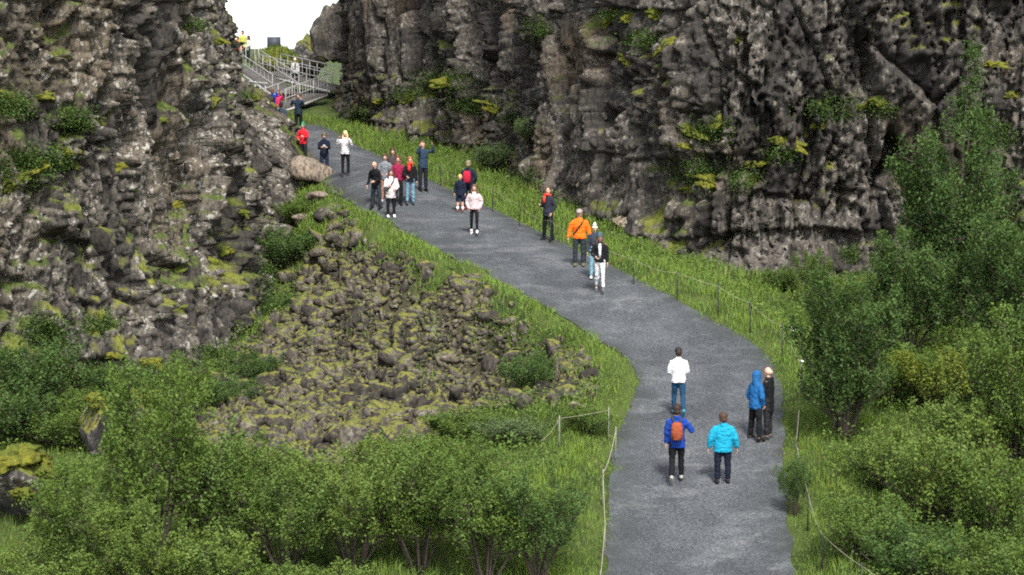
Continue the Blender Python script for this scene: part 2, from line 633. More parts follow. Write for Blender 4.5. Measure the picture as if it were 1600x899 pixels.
eL, eR = along(PL, ts), along(PR, ts)
w = np.linspace(0, 1, 15)
pts = eL[:, None] * (1 - w)[None, :, None] + eR[:, None] * w[None, :, None]
dirx = (eR - eL)
dirx /= np.linalg.norm(dirx[:, :2], axis=1)[:, None]
pts[:, 0] += dirx * (0.10 * fbm(ts * 3.1, ts * 0, octs=3, seed=31) - 0.04)[:, None]
pts[:, -1] += dirx * (0.10 * fbm(ts * 2.7, ts * 0 + 9, octs=3, seed=32) + 0.04)[:, None]
pts[..., 2] = land(pts[..., 0], pts[..., 1]) + 0.02 + 0.02 * fbm(pts[..., 0] * 0.8, pts[..., 1] * 0.8, octs=2, seed=5)
k = len(w)
ii = np.arange(len(ts) * k).reshape(len(ts), k)
quads = np.stack([ii[:-1, :-1], ii[1:, :-1], ii[1:, 1:], ii[:-1, 1:]], -1).reshape(-1, 4)
edge = np.repeat(np.clip(np.abs(w - 0.5) * 2 - 0.55, 0, 1)[None] / 0.45, len(ts), 0)
link('path', np_mesh('path', pts.reshape(-1, 3), quads=quads, mats=(M_PATH,), attrs={'edge': ('POINT', 'FLOAT', edge)}), kind='structure',
     label='wide grey gravel path winding up through the rift')

# ------------------------------------------------------------------ the cliffs
M_CLIFF = rock_mat('basalt_cliff', (0.038, 0.034, 0.030), (0.100, 0.088, 0.074), (0.125, 0.092, 0.060), lichen=0.5, baked=True)
M_CLIFF_L = rock_mat('lichen_cliff', (0.044, 0.039, 0.033), (0.125, 0.111, 0.091), (0.118, 0.096, 0.066), lichen=1.0, baked=True)
M_TALUS = rock_mat('talus_rock', (0.042, 0.036, 0.029), (0.118, 0.103, 0.082), (0.105, 0.085, 0.056), moss=1.0, lichen=0.35, moss_col=(0.135, 0.130, 0.030), green_col=(0.098, 0.108, 0.028), streak=0, moss_z=0.66)


def cliff(name, base, lean, top, seed, mat, label, t_fine=9.5, ds=0.072, cell=(0.70, 2.0), small=(0.26, 0.55), rough_k=1.0, slab=None, moss=0.5, fiss=1.0, rise=None, big=(2.5, 3.4, 1.0), ledge=0.9, hollow=0.9, frame=(0, 99), warp=0.30, pw=4):
    """a rock wall over the polyline `base` (x, y), outward side to the right of its run; lean = metres back per metre up, along the run"""
    base = np.asarray(base, float)
    seg = np.hypot(*np.diff(base[:, :2], axis=0).T)
    cum = np.concatenate([[0], np.cumsum(seg)])
    s0, s1 = cum[min(frame[0], len(cum) - 1)], cum[min(frame[1], len(cum) - 1)]     # finely broken where the photograph shows it
    S = np.concatenate([np.arange(0, s0, 0.3), np.arange(s0, s1, ds), np.arange(s1, cum[-1], 0.3)])
    tt = np.interp(S, cum, np.arange(len(base)))
    b3 = np.c_[base[:, :2], np.zeros(len(base))]
    bp = along(b3, tt)[:, :2]
    for _ in range(8):
        bp[1:-1] = (bp[:-2] + bp[1:-1] * 2 + bp[2:]) / 4
    tg = np.gradient(bp, axis=0)
    tg /= np.linalg.norm(tg, axis=1)[:, None]
    for _ in range(30):
        tg[1:-1] = (tg[:-2] + tg[1:-1] * 2 + tg[2:]) / 4
    tg /= np.linalg.norm(tg, axis=1)[:, None]
    nrm = np.c_[tg[:, 1], -tg[:, 0]]
    z0 = land(bp[:, 0], bp[:, 1]) - 0.8
    le = np.c_[np.interp(S, cum, [l[0] for l in lean]), np.interp(S, cum, [l[1] for l in lean])]
    T = np.concatenate([np.arange(0, t_fine, ds), np.arange(t_fine, top, 0.3)])
    s, t = np.meshgrid(S, T)
    z = z0[None] + t
    sl = slab(s, t, z, bp) if slab is not None else 0 * s          # where the rock is one massive slab
    rough = rough_k * np.clip(0.85 + 0.9 * fbm(s * 0.2, z * 0.22, octs=2, seed=seed + 9), 0.3, 1.4) * (1 - 0.85 * sl)
    wx = s + warp * fbm(s * 0.5, z * 0.35, octs=2, seed=seed)
    wz = z + 1.2 * warp * fbm(s * 0.4, z * 0.4 + 50, octs=2, seed=seed + 1)
    # buttresses
    d = 1.0 * fbm(s * 0.17, z * 0.09, octs=2, seed=seed + 2)
    f1, f2, dx, dy, rn = worley(wx / big[0], wz / big[1], seed + 3)
    d += big[2] * (1.15 * (rn[0] - 0.5) + 0.9 * dx * (rn[1] - 0.5) + 1.0 * dy * (rn[2] - 0.35))
    d -= 0.5 * smooth(0.07, 0.0, f2 - f1)
    tone = 0.5 + 0.35 * (rn[3] - 0.5)
    # columns and blocks
    f1, f2, dx, dy, rn = worley(wx / cell[0], wz / cell[1], seed + 4, 0.95, 4)
    d += rough * (0.75 * (rn[0] - 0.5) + 1.0 * dx * (rn[1] - 0.5) + 0.9 * dy * (rn[2] - 0.3))
    d -= rough * 0.42 * smooth(0.05, 0.0, f2 - f1)
    tone += 0.35 * (rn[3] - 0.5)
    # head-sized and fist-sized stones
    f1, f2, dx, dy, rn = worley(wx / small[0] + 0.2 * fbm(s * 2, z * 2, octs=1, seed=seed + 21), wz / small[1], seed + 5, 0.95, pw)
    d += rough * (0.34 * (rn[0] - 0.5) + 0.5 * dx * (rn[1] - 0.5) + 0.42 * dy * (rn[2] - 0.4))
    d -= rough * 0.16 * smooth(0.08, 0.0, f2 - f1)
    tone += 0.3 * (rn[3] - 0.5)
    f1, f2, dx, dy, rn = worley(wx / 0.17, wz / 0.2, seed + 15, 0.95)
    d += rough * 0.19 * (rn[0] - 0.5)
    tone += 0.25 * (rn[3] - 0.5)
    # deep upright fissures
    fi = fbm(s * 0.42 + 0.25 * fbm(s * 0.3, z * 0.25, octs=3, seed=seed + 6), z * 0.06, octs=2, seed=seed + 7)
    d -= fiss * 1.3 * np.exp(-(fi / 0.03) ** 2) * smooth(-0.3, 0.4, fbm(s * 0.3, z * 0.3, octs=2, seed=seed + 8) + 0.25)
    # ledges: the wall steps back at uneven heights
    led = (z + 0.9 * fbm(s * 0.13, s * 0, octs=3, seed=seed + 12)) / 2.5
    d -= ledge * (led - np.floor(led) - 0.5) * smooth(-0.15, 0.35, fbm(s * 0.12, z * 0.3, octs=2, seed=seed + 13)) * (1 - sl)
    # hollows
    d -= hollow * smooth(0.35, 0.6, fbm(s * 0.55, z * 0.7, octs=2, seed=seed + 16))
    d += 0.05 * fbm(s * 2.6, z * 2.6, octs=2, seed=seed + 10)
    d = d * (0.45 + 0.55 * smooth(0.4, 3.0, t)) + smooth(2.6, 0.0, t) * 0.6
    back_t = t if rise is None else np.interp(t, rise[0], rise[1])
    px = bp[None, :, 0] + nrm[None, :, 0] * d + le[None, :, 0] * back_t
    py = bp[None, :, 1] + nrm[None, :, 1] * d + le[None, :, 1] * back_t
    V = [np.stack([px, py, z], -1)]
    for back, dz in ((1.0, 0.5), (3.0, 0.9), (8.0, 1.0), (14.0, -2.0), (16.0, -16.0)):   # the top of the rock behind the face
        last = V[0][-1]
        V.append(np.stack([last[:, 0] - nrm[:, 0] * back, last[:, 1] - nrm[:, 1] * back, last[:, 2] + dz], -1)[None])
    V = np.concatenate(V)
    nr, nc = V.shape[:2]
    n = np.cross(np.gradient(V, axis=1), np.gradient(V, axis=0))
    up = n[..., 2] / (np.linalg.norm(n, axis=-1) + 1e-9)
    for _ in range(2):
        up[1:-1, 1:-1] = (up[:-2, 1:-1] + up[2:, 1:-1] + up[1:-1, :-2] + up[1:-1, 2:] + 2 * up[1:-1, 1:-1]) / 6
    X, Y, Z = V[..., 0], V[..., 1], V[..., 2]
    patch = fbm(X * 0.30, Y * 0.30, Z * 0.42, octs=3, seed=seed + 30)
    mo = smooth(0.30, 0.52, up + 0.45 * fbm(X * 2.5, Y * 2.5, Z * 2.5, octs=2, seed=seed + 31)) * smooth(0.42 - 0.75 * moss, 0.55 - 0.75 * moss, patch + 0.12)
    tn = np.full((nr, nc), 0.5)
    tn[:tone.shape[0]] = tone
    tn += 0.28 * fbm(X * 0.8, Y * 0.8, Z * 0.4, octs=3, seed=seed + 32)
    rust = 0.5 + 0.35 * fbm(X * 0.28, Y * 0.28, Z * 0.28, octs=3, seed=seed + 33)
    ii = np.arange(nr * nc).reshape(nr, nc)
    quads = np.stack([ii[:-1, :-1], ii[:-1, 1:], ii[1:, 1:], ii[1:, :-1]], -1).reshape(-1, 4)
    me = np_mesh(name, V.reshape(-1, 3), quads=quads, mats=(mat,), smooth_shade=False,
                 attrs={'tone': ('POINT', 'FLOAT', tn), 'rust': ('POINT', 'FLOAT', rust), 'moss': ('POINT', 'FLOAT', mo)})
    o = link(name, me, kind='structure', label=label)
    W_ = V[::2, ::2]
    a = np.arange(W_.shape[0] * W_.shape[1]).reshape(W_.shape[:2])
    bv = BVHTree.FromPolygons(W_.reshape(-1, 3).tolist(), np.stack([a[:-1, :-1], a[:-1, 1:], a[1:, 1:], a[1:, :-1]], -1).reshape(-1, 4).tolist())
    return o, bv


def line(pts):
    return [tuple(at(*p)[:2]) for p in pts]


rb = line([(680, 165, 160), (600, 170, 148), (572, 180, 133), (550, 190, 122), (590, 202, 113), (640, 214, 107), (770, 252, 97), (838, 292, 89), (930, 345, 81), (1020, 392, 76.5), (1100, 420, 74.5), (1240, 436, 74), (1400, 452, 74), (1600, 470, 73), (1720, 478, 72.5), (2000, 500, 70), (2400, 540, 65)])
rl = [(0, 0)] * 4 + [(0.05, 0.02)] * (len(rb) - 4)


def slab_r(s, t, z, bp):
    """the big smooth columns high up at the far end of the wall, and one further along"""
    y = bp[None, :, 1]
    return smooth(103, 106, y) * smooth(122, 119, y) * smooth(CAM_Z - 1.6, CAM_Z - 0.9, z)


cliff_right, bvh_r = cliff('cliff_right', rb, rl, 15.0, 100, M_CLIFF, 'tall dark basalt cliff with upright fissures and mossy ledges behind the path', t_fine=10.3, slab=slab_r, moss=0.36, cell=(0.62, 3.0), small=(0.22, 0.75), big=(2.0, 6.0, 0.9), ledge=0.45, hollow=0.6, fiss=1.5, frame=(0, 14))
lb = line([(-800, 760, 47), (-260, 680, 56.5), (-100, 660, 59.5), (120, 615, 63), (270, 590, 66.5), (385, 505, 75.5), (440, 400, 85), (462, 320, 92), (460, 262, 99), (440, 232, 106), (390, 215, 114), (280, 200, 122)])
ll = [(-0.05, 0.05)] * 4 + [(-0.10, 0.12), (-0.16, 0.14), (-0.24, 0.12), (-0.38, 0.10), (-0.44, 0.06), (-0.44, 0.0), (-0.3, 0), (-0.2, 0)]
cliff_left, bvh_l = cliff('cliff_left', lb, ll, 14.0, 300, M_CLIFF_L, 'crumbling lichen-spotted rock wall rising beside the stony slope', t_fine=11.9, cell=(0.46, 1.9), small=(0.19, 0.40), rough_k=1.15, moss=0.42, big=(2.2, 4.6, 0.75), ledge=0.3, hollow=0.3, fiss=0.8, frame=(1, 99), warp=0.55, pw=2, rise=([0, .8, 2.3, 3.4, 4.2, 8, 14], [0, 0, 1.5, 5.0, 7.2, 9.0, 10.4]))

# ------------------------------------------------------------------ loose rock
M_ROCK = rock_mat('loose_basalt', (0.044, 0.039, 0.034), (0.125, 0.110, 0.092), (0.115, 0.090, 0.062), moss=0.35, lichen=0.7, moss_z=0.5)
M_PALE = rock_mat('pale_boulder', (0.16, 0.125, 0.098), (0.30, 0.245, 0.19), (0.27, 0.205, 0.145), moss=0.15, lichen=0.4, moss_z=0.8)
M_WHITE = plain('white_stone', (0.72, 0.70, 0.66), 0.9, 0.15, 9, 0.5)
M_MOSSY = rock_mat('mossy_basalt', (0.036, 0.034, 0.033), (0.095, 0.088, 0.080), (0.090, 0.074, 0.055), moss=1.2, lichen=0.9, moss_col=(0.14, 0.135, 0.02), green_col=(0.10, 0.115, 0.022), moss_z=0.42)
M_MOSS = None


def _ico(sub):
    bm = bmesh.new()
    bmesh.ops.create_icosphere(bm, subdivisions=sub, radius=1.0)
    v = np.array([p.co[:] for p in bm.verts])
    f = np.array([[q.index for q in t.verts] for t in bm.faces])
    bm.free()
    return v, f


ICO = {k: _ico(k) for k in (1, 2, 3, 4)}


def rock_verts(rng, sub=2, planes=9, squash=(1, 0.8, 0.7), rough=0.06):
    v, f = ICO[sub]
    v = v.copy()
    for _ in range(planes):
        n = rng.normal(size=3)
        n /= np.linalg.norm(n)
        h = rng.uniform(0.36, 0.8)
        e = v @ n - h
        v = v - np.outer(np.where(e > 0, e, 0), n)
    if rough:
        o = rng.uniform(0, 90)
        nz = fbm(v[:, 0] * 2.2 + o, v[:, 1] * 2.2, v[:, 2] * 2.2, octs=3 if sub < 4 else 5, seed=int(o), gain=0.5 if sub < 4 else 0.7)
        v = v * (1 + rough * 2 * nz[:, None])
    return v * np.array(squash), f


rng = np.random.default_rng(5)
ROCKS = [np_mesh('rock', *(lambda r: (r[0], None, r[1]))(rock_verts(rng, 2, 10, (1, rng.uniform(.6, .9), rng.uniform(.6, .9)))), mats=(M_TALUS,), smooth_shade=False) for _ in range(14)]
BLOCKS = [np_mesh('rock', *(lambda r: (r[0], None, r[1]))(rock_verts(rng, 2, 9, (rng.uniform(.55, .9), rng.uniform(.6, .9), 1))), mats=(M_ROCK,), smooth_shade=False) for _ in range(12)]


def rock_thing(name, u, v, d, size, label, cat='boulder', mat=None, sub=3, squash=(1, .8, .7), rot=0.0, sink=0.25, seed=1, group=None, z=None, rough=0.05):
    r = np.random.default_rng(seed)
    vv, ff = rock_verts(r, sub, 10, squash, rough)
    p = at(u, v, d)
    me = np_mesh(name, vv * size, tris=ff, mats=(mat or M_ROCK,), smooth_shade=False)
    zz = (float(ground_z(p[0], p[1])) if z is None else z) + size * squash[2] * (1 - 2 * sink)
    return link(name, me, label=label, cat=cat, group=group, loc=(p[0], p[1], zz), rot=(0, 0, rot))


# the stony slope: a heap of mossy lava stones below the path
talus = link('stony_slope', None, kind='structure', label='slope of tumbled moss-topped lava stones below the path')
rng = np.random.default_rng(11)
tp = np.array(TALUS)
lo, hi = tp.min(0), tp.max(0)
n = 38000
xs, ys = rng.uniform(lo[0] - 1, hi[0] + 1, n), rng.uniform(lo[1] - 1, hi[1] + 1, n)
sdist = np.where(in_poly(xs, ys, TALUS), -1, 1) * dist_line(xs, ys, TALUS + TALUS[:1])
keep = (sdist < rng.exponential(0.25, n)) & (path_dist(xs, ys) > 0.9)
xs, ys = xs[keep], ys[keep]
size = 0.065 + 0.15 * rng.random(len(xs)) ** 3.0 + 0.36 * rng.random(len(xs)) ** 24
seen = size / ys
order = np.argsort(-seen)
zs = ground_z(xs, ys)
dens = fbm(xs * 0.6, ys * 0.6, octs=2, seed=61)
V, Fq, c0 = [], [], 0
small_shapes = [rock_verts(rng, 1, 3, (1.1, rng.uniform(.35, .8), rng.uniform(.3, .75)), 0.30) for _ in range(10)]
for rank, i in enumerate(order):
    sz = size[i] * (1.0 + 0.35 * dens[i])
    rot = (rng.normal(0, .6), rng.normal(0, .6), rng.uniform(0, 6.28))
    if rank < 300:
        link('rock', ROCKS[rng.integers(len(ROCKS))], talus, loc=(xs[i], ys[i], zs[i] + sz * 0.22), rot=rot, scale=(sz * 1.25, sz * 0.9, sz * 0.95))
    else:
        vv, ff = small_shapes[rng.integers(10)]
        m = np.array(Matrix.LocRotScale(Vector((xs[i], ys[i], zs[i] + sz * 0.25)), __import__('mathutils').Euler(rot), Vector((sz * 1.2, sz, sz))))
        V.append(vv @ m[:3, :3].T + m[:3, 3])
        Fq.append(ff + c0)
        c0 += len(vv)
link('small_rocks', np_mesh('small_rocks', np.concatenate(V), tris=np.concatenate(Fq), mats=(M_TALUS,), smooth_shade=False), talus, kind='stuff')

# blocks standing out of the cliffs
for parent, bvh, boxes, cnt, sd in ((cliff_right, bvh_r, [(500, 90, 1600, 440)], 110, 3), (cliff_left, bvh_l, [(0, 10, 455, 560)], 90, 4)):
    rng = np.random.default_rng(sd)
    made = 0
    while made < cnt:
        x0, y0, x1, y1 = boxes[0]
        h = bvh.ray_cast(Vector((0, 0, CAM_Z)), Vector(ray(rng.uniform(x0, x1), rng.uniform(y0, y1))).normalized())
        if h[0] is None:
            continue
        sz = 0.13 + 0.17 * rng.random() ** 2
        nn = Vector(h[1]) if Vector(h[1]).dot(h[0] - Vector((0, 0, CAM_Z))) < 0 else -Vector(h[1])
        p = h[0] - nn * sz * 0.3
        link('rock', BLOCKS[rng.integers(12)], parent, loc=p, rot=(rng.normal(0, .3), rng.normal(0, .3), rng.uniform(0, 6)), scale=sz)
        made += 1

# moss cushions on the ledges
nt = NT('moss')
P = geo(nt).outputs['Position']
mn = nt.noise(P, 9, 5, 0.7)
c = nt.mix(nt.ramp(nt.noise(P, 1.6, 3, 0.6), 0.38, 0.62), (0.16, 0.158, 0.022), (0.10, 0.122, 0.022))
c = nt.mix(nt.ramp(mn, 0.38, 0.62), nt.mix(0.6, c, (0.025, 0.028, 0.008)), c)
M_MOSS = nt.done(nt.bsdf(c, 0.95, nt.bump(mn, 1.0, 0.08), 0.08))
rng = np.random.default_rng(21)


def moss_mesh(sd):
    r = np.random.default_rng(sd)
    v, f = ICO[4]
    o = r.uniform(0, 60)
    nz = fbm(v[:, 0] * 2 + o, v[:, 1] * 2, v[:, 2] * 2 + o, octs=5, seed=sd, gain=0.62)
    v = v * (1 + 1.1 * nz[:, None])
    v[:, 2] -= 0.35 * (v[:, 0] ** 2 + v[:, 1] ** 2) * 0.9
    return np_mesh('moss_cushion', v * np.array([1, 0.8, 0.42]), tris=f, mats=(M_MOSS,))


MOSS = [moss_mesh(40 + i) for i in range(6)]
MOSS_R = [(960, 20, .55), (985, 26, .35), (1035, 22, .5), (1042, 70, .45), (985, 95, .4), (1085, 205, .5), (1120, 190, .6), (1060, 225, .35), (1230, 222, .6), (1262, 210, .5), (1285, 192, .4), (1380, 158, .5), (1345, 165, .35),
          (1180, 255, .35), (1175, 285, .4), (1110, 285, .6), (1080, 295, .35), (1420, 295, .3), (1310, 322, .3), (1555, 100, .4), (1590, 150, .45), (700, 130, .55), (640, 150, .5), (770, 168, .5), (600, 160, .35), (1150, 60, .3)]
MOSS_L = [(30, 275, .55), (60, 262, .45), (18, 288, .4), (110, 255, .4), (105, 235, .4), (185, 262, .4), (200, 298, .3), (270, 322, .35), (345, 395, .45), (340, 412, .4), (275, 425, .35), (275, 485, .35), (225, 565, .5), (245, 572, .35),
          (85, 85, .4), (340, 62, .35), (250, 190, .3), (65, 150, .45), (15, 150, .4), (140, 178, .5), (170, 172, .35), (290, 515, .3), (180, 555, .35), (395, 152, .3), (330, 160, .35), (150, 585, .5), (215, 605, .6), (190, 612, .45), (380, 330, .3)]
for parent, bvh, lst in ((cliff_right, bvh_r, MOSS_R), (cliff_left, bvh_l, MOSS_L)):
    for u, v, s in lst:
        h = bvh.ray_cast(Vector((0, 0, CAM_Z)), Vector(ray(u, v)).normalized())
        if h[0] is not None:
            s = 0.82 * s * h[0].y / 75.0
            h0 = h[0] + Vector((0, 0.25 * s, 0))
            link('moss_cushion', MOSS[rng.integers(6)], parent, loc=h0, rot=(rng.normal(0, .2) + 0.45, rng.normal(0, .35), rng.uniform(-.5, .5)), scale=(s * 1.1, s * 0.8, s * 0.8))

# boulders by the path and the two mossy outcrops at the lower left
rock_thing('boulder', 490, 297, 89.3, 1.08, 'broad pale brown boulder at the edge of the path by the rock wall', mat=M_PALE, squash=(1, .75, .85), seed=3, rot=0.3, sink=0.27)
rock_thing('boulder', 432, 222, 103, 0.95, 'smooth reddish brown boulder leaning at the end of the rock wall', mat=M_PALE, squash=(.75, .7, .95), seed=14, rot=0.5, sink=0.1, z=float(land(*at(440, 235, 103)[:2])))
rock_thing('boulder', 497, 318, 86, 0.62, 'low pinkish stone slab below the pale boulder', mat=M_PALE, squash=(1, .8, .5), seed=5, rot=-0.3, sink=0.42)
rock_thing('boulder', 470, 348, 85.5, 0.55, 'pinkish grey angular stone against the foot of the rock wall', mat=M_PALE, squash=(1, .8, .6), seed=8, rot=0.8, sink=0.38)
rock_thing('boulder', 518, 405, 80, 0.70, 'dark angular boulder at the top of the stony slope', squash=(1, .8, .75), seed=6, rot=0.4, sink=0.2)
rock_thing('boulder', 975, 368, 77.8, 0.55, 'tilted pale slab of rock leaning at the foot of the cliff', mat=M_PALE, squash=(1, .5, .7), seed=9, rot=-0.6, sink=0.2)
rock_thing('boulder', 930, 345, 80.3, 0.62, 'dark squared block under the cliff behind the orange jacket', squash=(.9, .8, .7), seed=10, sink=0.15)
rock_thing('boulder', 842, 292, 87, 0.95, 'big dark boulder with a bush on top beside the cliff foot', squash=(1, .8, .9), seed=12, sink=0.15)
rock_thing('boulder', 900, 648, 57, 0.30, 'pale stone lying at the right end of the stony slope', mat=M_PALE, squash=(1, .8, .6), seed=13, sink=0.25)
rock_thing('white_stone', 1240, 523, 63.4, 0.17, 'larger white stone by the rope fence beside the dark bush', cat='stone', mat=M_WHITE, squash=(1, .6, .55), seed=15, sink=-0.45)
rock_thing('white_stone', 1252, 575, 60.2, 0.085, 'smaller white stone by the rope fence near the black coat', cat='stone', mat=M_WHITE, squash=(1, .8, .7), seed=16, sink=-0.7)


def outcrop(u, v, d, size, squash, label, seed, caps):
    o = rock_thing('mossy_outcrop', u, v, d, size, label, cat='rock', mat=M_MOSSY, sub=4, squash=squash, seed=seed, sink=0.1)
    for i, (x, y, z, s) in enumerate(caps):
        link('moss_cap', MOSS[(seed + i) % 6], o, loc=(x * size, y * size, z * size), rot=(0.2, 0.15 * (i - 1), i), scale=(s * 0.8, s * 0.75, s * 0.75))
    return o


outcrop(40, 850, 49.5, 0.92, (.85, .8, .95), 'dark rock with thick yellow moss in the lower left corner', 31, [(-.1, -.1, .72, .72), (.5, -.15, .42, .42), (.1, -.62, -.05, .42), (-.4, -.4, .5, .5)])
outcrop(150, 730, 54.5, 0.75, (.75, .7, 1.15), 'dark rock pillar with a yellow moss cap among the bushes', 32, [(0, -.05, 1.0, .27), (.1, -.3, .75, .2)])
outcrop(225, 665, 58.5, 0.62, (.9, .7, .8), 'squat dark rock topped by yellow moss under the rock wall', 33, [(0, -.1, .62, .5)])

# the rock knob that closes the gap on its right
rock_thing('rock_knob', 478, 110, 146, 1.0, 'dark rock knob with green growth standing in the gap beyond the walkway', cat='rock', mat=M_MOSSY, sub=4, squash=(1.45, 1.0, 2.2), seed=35, sink=0.0, rough=0.28, z=at(474, 83, 146)[2] - 2.2)
rock_thing('rock_knob', 522, 110, 144, 1.0, 'rugged rock shoulder between the knob and the tall cliff', cat='rock', sub=4, squash=(1.35, 1.0, 2.6), seed=37, sink=0.0, rough=0.25, z=at(522, 70, 144)[2] - 2.6)

# ------------------------------------------------------------------ plants
M_LEAF = leaf_mat('leaves')
M_GRASS = leaf_mat('grass', 0.3, True)
M_BARK = plain('bark', (0.045, 0.035, 0.028), 0.9, 0.4, 12)


def leaf_quads(p, size, rng, up=0.35, aspect=0.62):
    """one small diamond-shaped leaf at each point"""
    n = len(p)
    nr = rng.normal(size=(n, 3))
    nr[:, 2] = np.abs(nr[:, 2]) + up
    nr /= np.linalg.norm(nr, axis=1)[:, None]
    a = np.cross(nr, rng.normal(size=(n, 3)))
    a /= np.linalg.norm(a, axis=1)[:, None] + 1e-9
    b = np.cross(nr, a)
    s = (size * rng.uniform(0.65, 1.3, n))[:, None]
    fold = nr * s * 0.12
    v = np.stack([p - a * s * .5, p + b * s * .5 * aspect + fold, p + a * s * .5, p - b * s * .5 * aspect + fold], 1)
    q = np.arange(n * 4).reshape(n, 4)
    return v.reshape(-1, 3), q


def bush(seed, h, wid, stems, leaves, leaf=0.075, clear=0.15, lean=(0, 0), spread=0.6, scat=0.06, cone=0.3, shoot=0.16, nbr=11):
    """trunk mesh and crown mesh of a many-stemmed birch or willow, standing at the origin: stems, side branches and upright leafy shoots"""
    r = np.random.default_rng(seed)
    mb = MB()
    P_, D_, Wt, Tn = [], [], [], []
    for s in range(stems):
        az = 2 * math.pi * (s + r.uniform(-.4, .4)) / stems
        rad = r.uniform(0.1, 1.0) ** 0.6 * wid * 0.40
        hh = h * r.uniform(0.8, 1.0) * (1 - cone * (rad / (wid * 0.40)) ** 1.5)
        end = np.array([math.cos(az) * rad + lean[0] * hh, math.sin(az) * rad + lean[1] * hh, hh])
        base = np.array([math.cos(az), math.sin(az), 0]) * r.uniform(0.02, 0.14) * min(1, wid)
        mid = base + (end - base) * 0.5 - np.array([math.cos(az), math.sin(az), 0]) * rad * 0.12 + r.normal(0, 0.02, 3) * h
        B_ = lambda t: (1 - t) ** 2 * base + 2 * t * (1 - t) * mid + t * t * end
        ts_ = np.linspace(0, 1, 7)
        pts = [B_(t) for t in ts_]
        pts[0][2] = -0.15
        r0 = 0.013 * h ** 0.85 * r.uniform(0.7, 1.2) + 0.007
        mb.tube(pts, [r0 * (1 - 0.8 * t) for t in ts_], 5)
        for b in range(nbr):
            t = clear + (1 - clear) * (b + r.random()) / nbr
            o = B_(t)
            L = wid * 0.32 * spread * (1.15 - 0.75 * t) * r.uniform(0.35, 1.2)
            a2 = az + r.normal(0, 1.2)
            e = o + np.array([math.cos(a2) * L, math.sin(a2) * L, L * r.uniform(0.2, 0.9)])
            mb.tube([o, (o + e) / 2 + np.array([0, 0, -L * 0.06]), e], [r0 * 0.34, r0 * 0.24, r0 * 0.12], 4)
            for k in range(3):                                # upright shoots off the branch
                f = r.uniform(0.3, 1.0)
                q = o + (e - o) * f
                up = shoot * h * r.uniform(0.35, 1.1)
                tip = q + np.array([r.normal(0, .22) * up, r.normal(0, .22) * up, up])
                P_.append(q)
                D_.append(tip - q)
                Wt.append(up * r.uniform(0.4, 1.5))
                Tn.append(r.random())
    P_, D_, Wt, Tn = np.array(P_), np.array(D_), np.array(Wt), np.array(Tn)
    idx = r.choice(len(P_), leaves, p=Wt / Wt.sum())
    f = r.random(leaves) ** 0.8
    p = P_[idx] + D_[idx] * f[:, None] + r.normal(0, 1, (leaves, 3)) * scat * (1.25 - 0.75 * f)[:, None] * (0.6 + 0.4 * h / 3)
    p[:, 2] = np.maximum(p[:, 2], 0.05 + 0.1 * r.random(leaves))
    v, q = leaf_quads(p, leaf, r)
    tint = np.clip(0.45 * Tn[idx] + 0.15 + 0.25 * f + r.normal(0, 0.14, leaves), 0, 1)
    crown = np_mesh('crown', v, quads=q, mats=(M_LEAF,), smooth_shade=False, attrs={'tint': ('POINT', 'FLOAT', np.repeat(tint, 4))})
    return mb.mesh('trunk', (M_BARK,)), crown


# models, all one metre tall when scaled by 1/h
KINDS_ = {
    'birch': [bush(1, 3.0, 3.3, 10, 12500, 0.066, 0.36, spread=0.8, scat=0.072), bush(2, 3.0, 3.6, 11, 13000, 0.066, 0.34, spread=0.8, scat=0.072), bush(3, 3.0, 3.0, 9, 11500, 0.066, 0.38, spread=0.8, scat=0.072)],
    'tall': [bush(4, 7.8, 5.2, 12, 34000, 0.10, 0.06, spread=0.9, scat=0.09, cone=0.78, shoot=0.085, nbr=20)],
    'dark': [bush(5, 3.8, 4.0, 12, 21000, 0.085, 0.20, lean=(0.05, 0), spread=0.8, scat=0.085, shoot=0.13, nbr=13), bush(6, 3.8, 4.6, 13, 21000, 0.085, 0.10, spread=0.85, scat=0.085, shoot=0.13, nbr=13)],
    'low': [bush(7, 1.4, 2.6, 15, 10000, 0.064, 0.08, scat=0.075, shoot=0.26, spread=0.9, nbr=9), bush(8, 1.4, 2.9, 15, 10000, 0.064, 0.08, scat=0.075, shoot=0.26, spread=0.9, nbr=9)],
}
KH = {'birch': 3.0, 'tall': 7.8, 'dark': 3.8, 'low': 1.4}
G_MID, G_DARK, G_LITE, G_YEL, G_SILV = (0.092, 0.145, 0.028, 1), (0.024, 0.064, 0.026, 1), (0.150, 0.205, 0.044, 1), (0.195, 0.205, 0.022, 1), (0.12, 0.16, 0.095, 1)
cnt_ = [0]


def plant(name, kind, u, d, h, wide, color, label, cat, group=None, bark=None, z=None, var=None):
    i = cnt_[0]
    cnt_[0] += 1
    tr, cr = KINDS_[kind][(i if var is None else var) % len(KINDS_[kind])]
    x = ray(u, 300)[0] * d
    o = link(name, None, label=label, cat=cat, group=group, loc=(x, d, (float(ground_z(x, d)) if z is None else z) - 0.03), rot=(0, 0, i * 2.4), scale=(wide, wide, h / KH[kind]))
    link('trunk', tr, o)
    c = link('crown', cr, o)
    c.color = color
    return o


